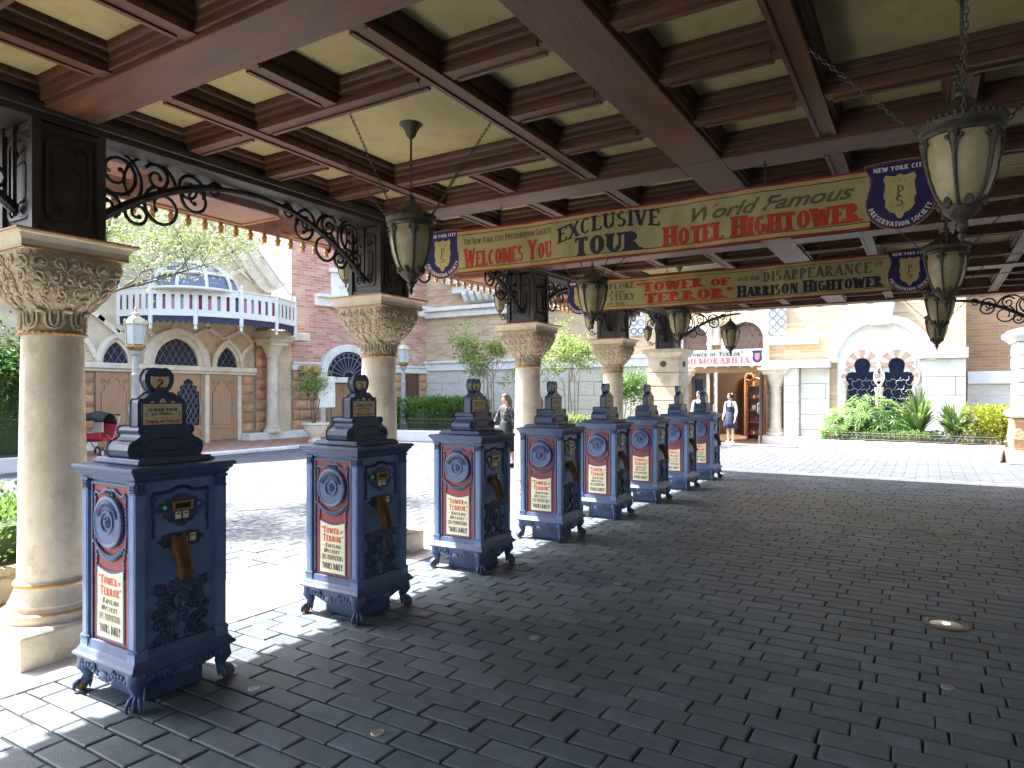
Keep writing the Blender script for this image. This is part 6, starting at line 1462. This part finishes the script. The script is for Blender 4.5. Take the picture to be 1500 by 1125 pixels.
def person(loc, rz, H_, label, top, bottom, hair, hem=.52, arms=((.19, 0, 1.02, .20, -.06, .80), (.19, 0, 1.02, .20, -.06, .80)), step=.0, sleeve='long', shoes='shoe_white', long_hair=False, over=None, pony=False, head=(0, 0)):
    o = thing('person', label, 'person', loc, rz); k = H_/1.60; o.scale = (k, k, k)
    hx, hy = head
    V = [((0, 0, .86), (.115, .095)), ((0, 0, .99), (.10, .08)), ((0, 0, 1.16), (.125, .095)), ((0, .005, 1.285), (.07, .055)), ((0, 0, 1.345), .042), ((hx*.6, -.018+hy*.5, 1.405), (.055, .06)), ((hx, -.012+hy, 1.475), (.070, .082)), ((hx, .0+hy, 1.54), (.055, .062)), ((hx, -.088+hy, 1.452), .012)]
    E = [(0, 1), (1, 2), (2, 3), (3, 4), (4, 5), (5, 6), (6, 7), (6, 8)]; T_V = [((0, 0, .84), (.135, .115)), ((0, 0, .99), (.118, .10)), ((0, 0, 1.16), (.142, .113)), ((0, .005, 1.29), (.085, .068))]; T_E = [(0, 1), (1, 2), (2, 3)]
    for s_, ar_ in ((-1, arms[0]), (1, arms[1])):
        b = len(V); ex, ey, ez, wx, wy, wz = ar_; w_ = Vector((s_*wx, wy, wz)); e_ = Vector((s_*ex, ey, ez)); d_ = (w_-e_).normalized(); pl_ = w_+d_*.06
        V += [((s_*.15, .005, 1.255), .048), (tuple(e_), .036), (tuple(w_), .024), (tuple(pl_), (.030, .018))]; E += [(3, b), (b, b+1), (b+1, b+2), (b+2, b+3)]
        sd = d_.cross(Vector((s_*1., 0, .2))).normalized()
        for q, ln2 in ((-1.5, .055), (-.5, .07), (.5, .075), (1.5, .065)):
            n = len(V); f1 = pl_+d_*.025+sd*q*.014; f2 = f1+d_*ln2*.5+Vector((-s_*.008, 0, 0)); f3 = f2+d_*ln2*.45+Vector((-s_*.018, 0, 0))
            V += [(tuple(f1), .0085), (tuple(f2), .008), (tuple(f3), .006)]; E += [(b+3, n), (n, n+1), (n+1, n+2)]
        n = len(V); V += [(tuple(w_+d_*.03-sd*.032), .0095), (tuple(w_+d_*.07-sd*.045), .008)]; E += [(b+3, n), (n, n+1)]
        tb = len(T_V); T_V += [((s_*.152, .005, 1.262), .060), (tuple(e_), .050)]; T_E += [(3, tb), (tb, tb+1)]
        if sleeve == 'long': T_V.append((tuple(w_-d_*.01), .038)); T_E.append((tb+1, tb+2))
    feet = []
    for s_ in (-1, 1):
        b = len(V); y = s_*step
        V += [((s_*.075, 0, .80), .082), ((s_*.078, -.015+y*.5, .45), .050), ((s_*.08, .015+y, .09), .034), ((s_*.085, -.10+y, .035), .034)]; E += [(0, b), (b, b+1), (b+1, b+2), (b+2, b+3)]; feet.append((s_*.085, y))
    skin_obj('body', V, E, 'skin', o); skin_obj('top', T_V, T_E, top, o)
    sk_ = MB(); N = 36; prof = [(.985, .118), (.95, .125), (.86, .155), (.75, .185), (.63, .205), (hem, .225)]
    for z, q in prof:
        for i in range(N):
            a_ = 2*PI*i/N; f = 1+(.07*math.sin(a_*12))*(.99-z)/.5; sk_.v.append((q*f*math.cos(a_), q*f*.85*math.sin(a_)+step*.0, z))
    for j in range(len(prof)-1):
        for i in range(N): sk_.f.append((j*N+i, j*N+(i+1) % N, (j+1)*N+(i+1) % N, (j+1)*N+i))
    s2_ = sk_.obj('skirt', bottom, o, smooth=60); s2_.modifiers.new('t', 'SOLIDIFY').thickness = .006
    if over:                                             # pinafore bib and straps
        bb = MB()
        for j in range(7):
            z = .985+.165*j/6; rx_, ry_ = .124+.026*j/6, .108+.014*j/6
            for i in range(25): a_ = 2*PI*i/24; bb.v.append((rx_*math.cos(a_), ry_*math.sin(a_), z))
        for j in range(6):
            for i in range(24): bb.f.append((j*25+i, j*25+i+1, (j+1)*25+i+1, (j+1)*25+i))
        bb.obj('pinafore', over, o, smooth=60)
        for s_ in (-1, 1): MB().tube([(s_*.085, -.108, 1.13), (s_*.085, -.095, 1.25), (s_*.08, -.02, 1.335), (s_*.08, .07, 1.30), (s_*.085, .11, 1.14)], .022, 6).obj('strap', over, o)
    hb_ = MB(); hb_.ell((hx, .012+hy, 1.492), (.083, .098, .092), 18, 12)
    hb_.v = [(x, max(y, hy-.052) if z < 1.515 else y, max(z, 1.43) if not long_hair else z) for x, y, z in hb_.v]
    if long_hair: hb_.tube([(hx, .055+hy, 1.50), (hx, .085+hy, 1.40), (hx, .085, 1.28), (hx, .08, 1.20)], [.07, .085, .08, .03], 10)
    if pony: hb_.tube([(hx, .085+hy, 1.53), (hx+.02, .14+hy, 1.50), (hx+.03, .15+hy, 1.40), (hx+.02, .13, 1.34)], [.03, .035, .03, .01], 8)
    for s_ in (-1, 1): hb_.tube([(hx+s_*.05, -.062+hy, 1.535), (hx+s_*.075, -.03+hy, 1.48), (hx+s_*.075, .0+hy, 1.41)], [.02, .022, .012], 6)
    hb_.obj('hair', hair, o, smooth=70)
    for s_ in (-1, 1):
        MB().ell((hx+s_*.028, -.083+hy, 1.474), (.010, .006, .006), 8, 5).obj('eye', 'black', o); MB().ell((hx+s_*.071, .0+hy, 1.465), (.008, .015, .022), 8, 5).obj('ear', 'skin', o, smooth=60)
    MB().ell((hx, -.079+hy, 1.418), (.018, .007, .005), 8, 5).obj('mouth', 'push_red', o)
    for fx_, fy_ in feet:
        MB().tube([(fx_, .05+fy_, .04), (fx_, -.02+fy_, .045), (fx_, -.09+fy_, .036), (fx_, -.14+fy_, .028)], [.036, .044, .042, .024], 8).obj('shoe', shoes, o, smooth=60)
    return o
p = ground(741, 684); w1 = person((p.x, p.y, 0), -.30, 1.58, 'woman in a black dress and black-and-white patterned jacket walking past the kiosks', 'cloth_floral', 'cloth_black', 'hair_brown', hem=.34, arms=((.22, -.08, 1.02, .20, -.22, .86), (.20, .06, 1.02, .22, .04, .80)), step=.16, shoes='cloth_black', long_hair=True, head=(0, -.01))
mat('shoe_blue', (.05, .09, .40, 1), .5, .1, 9, 0)
p = ground(1070, 650.5); person((p.x, p.y, .02), -.35, 1.58, 'schoolgirl in navy pinafore looking down beside the shop door', 'cloth_white', 'cloth_navy', 'hair_black', hem=.48, over='cloth_navy', arms=((.20, .02, 1.02, .17, -.12, .84), (.20, .02, 1.02, .20, -.05, .78)), pony=True, head=(-.015, -.02))
p = at_depth(1024, 577, 20.2); person((p.x, p.y, .0), -.1, 1.66, 'schoolgirl in navy pinafore and short hair seen above the farthest kiosk', 'cloth_white', 'cloth_navy', 'hair_black', hem=.48, over='cloth_navy', head=(-.01, 0))
p = at_depth(787, 577, 16.5); person((p.x, p.y, .0), -1.6, 1.55, 'person in white half hidden behind the third column', 'cloth_white', 'cloth_beige', 'hair_brown', hem=.45, long_hair=True)
p = at_depth(937, 577, 18.5); person((p.x, p.y, .0), 1.4, 1.30, 'brown-haired person in pale clothes glimpsed left of the square pier', 'cloth_beige', 'cloth_beige', 'hair_brown', hem=.45, long_hair=True)
bgp = ground(741, 684)
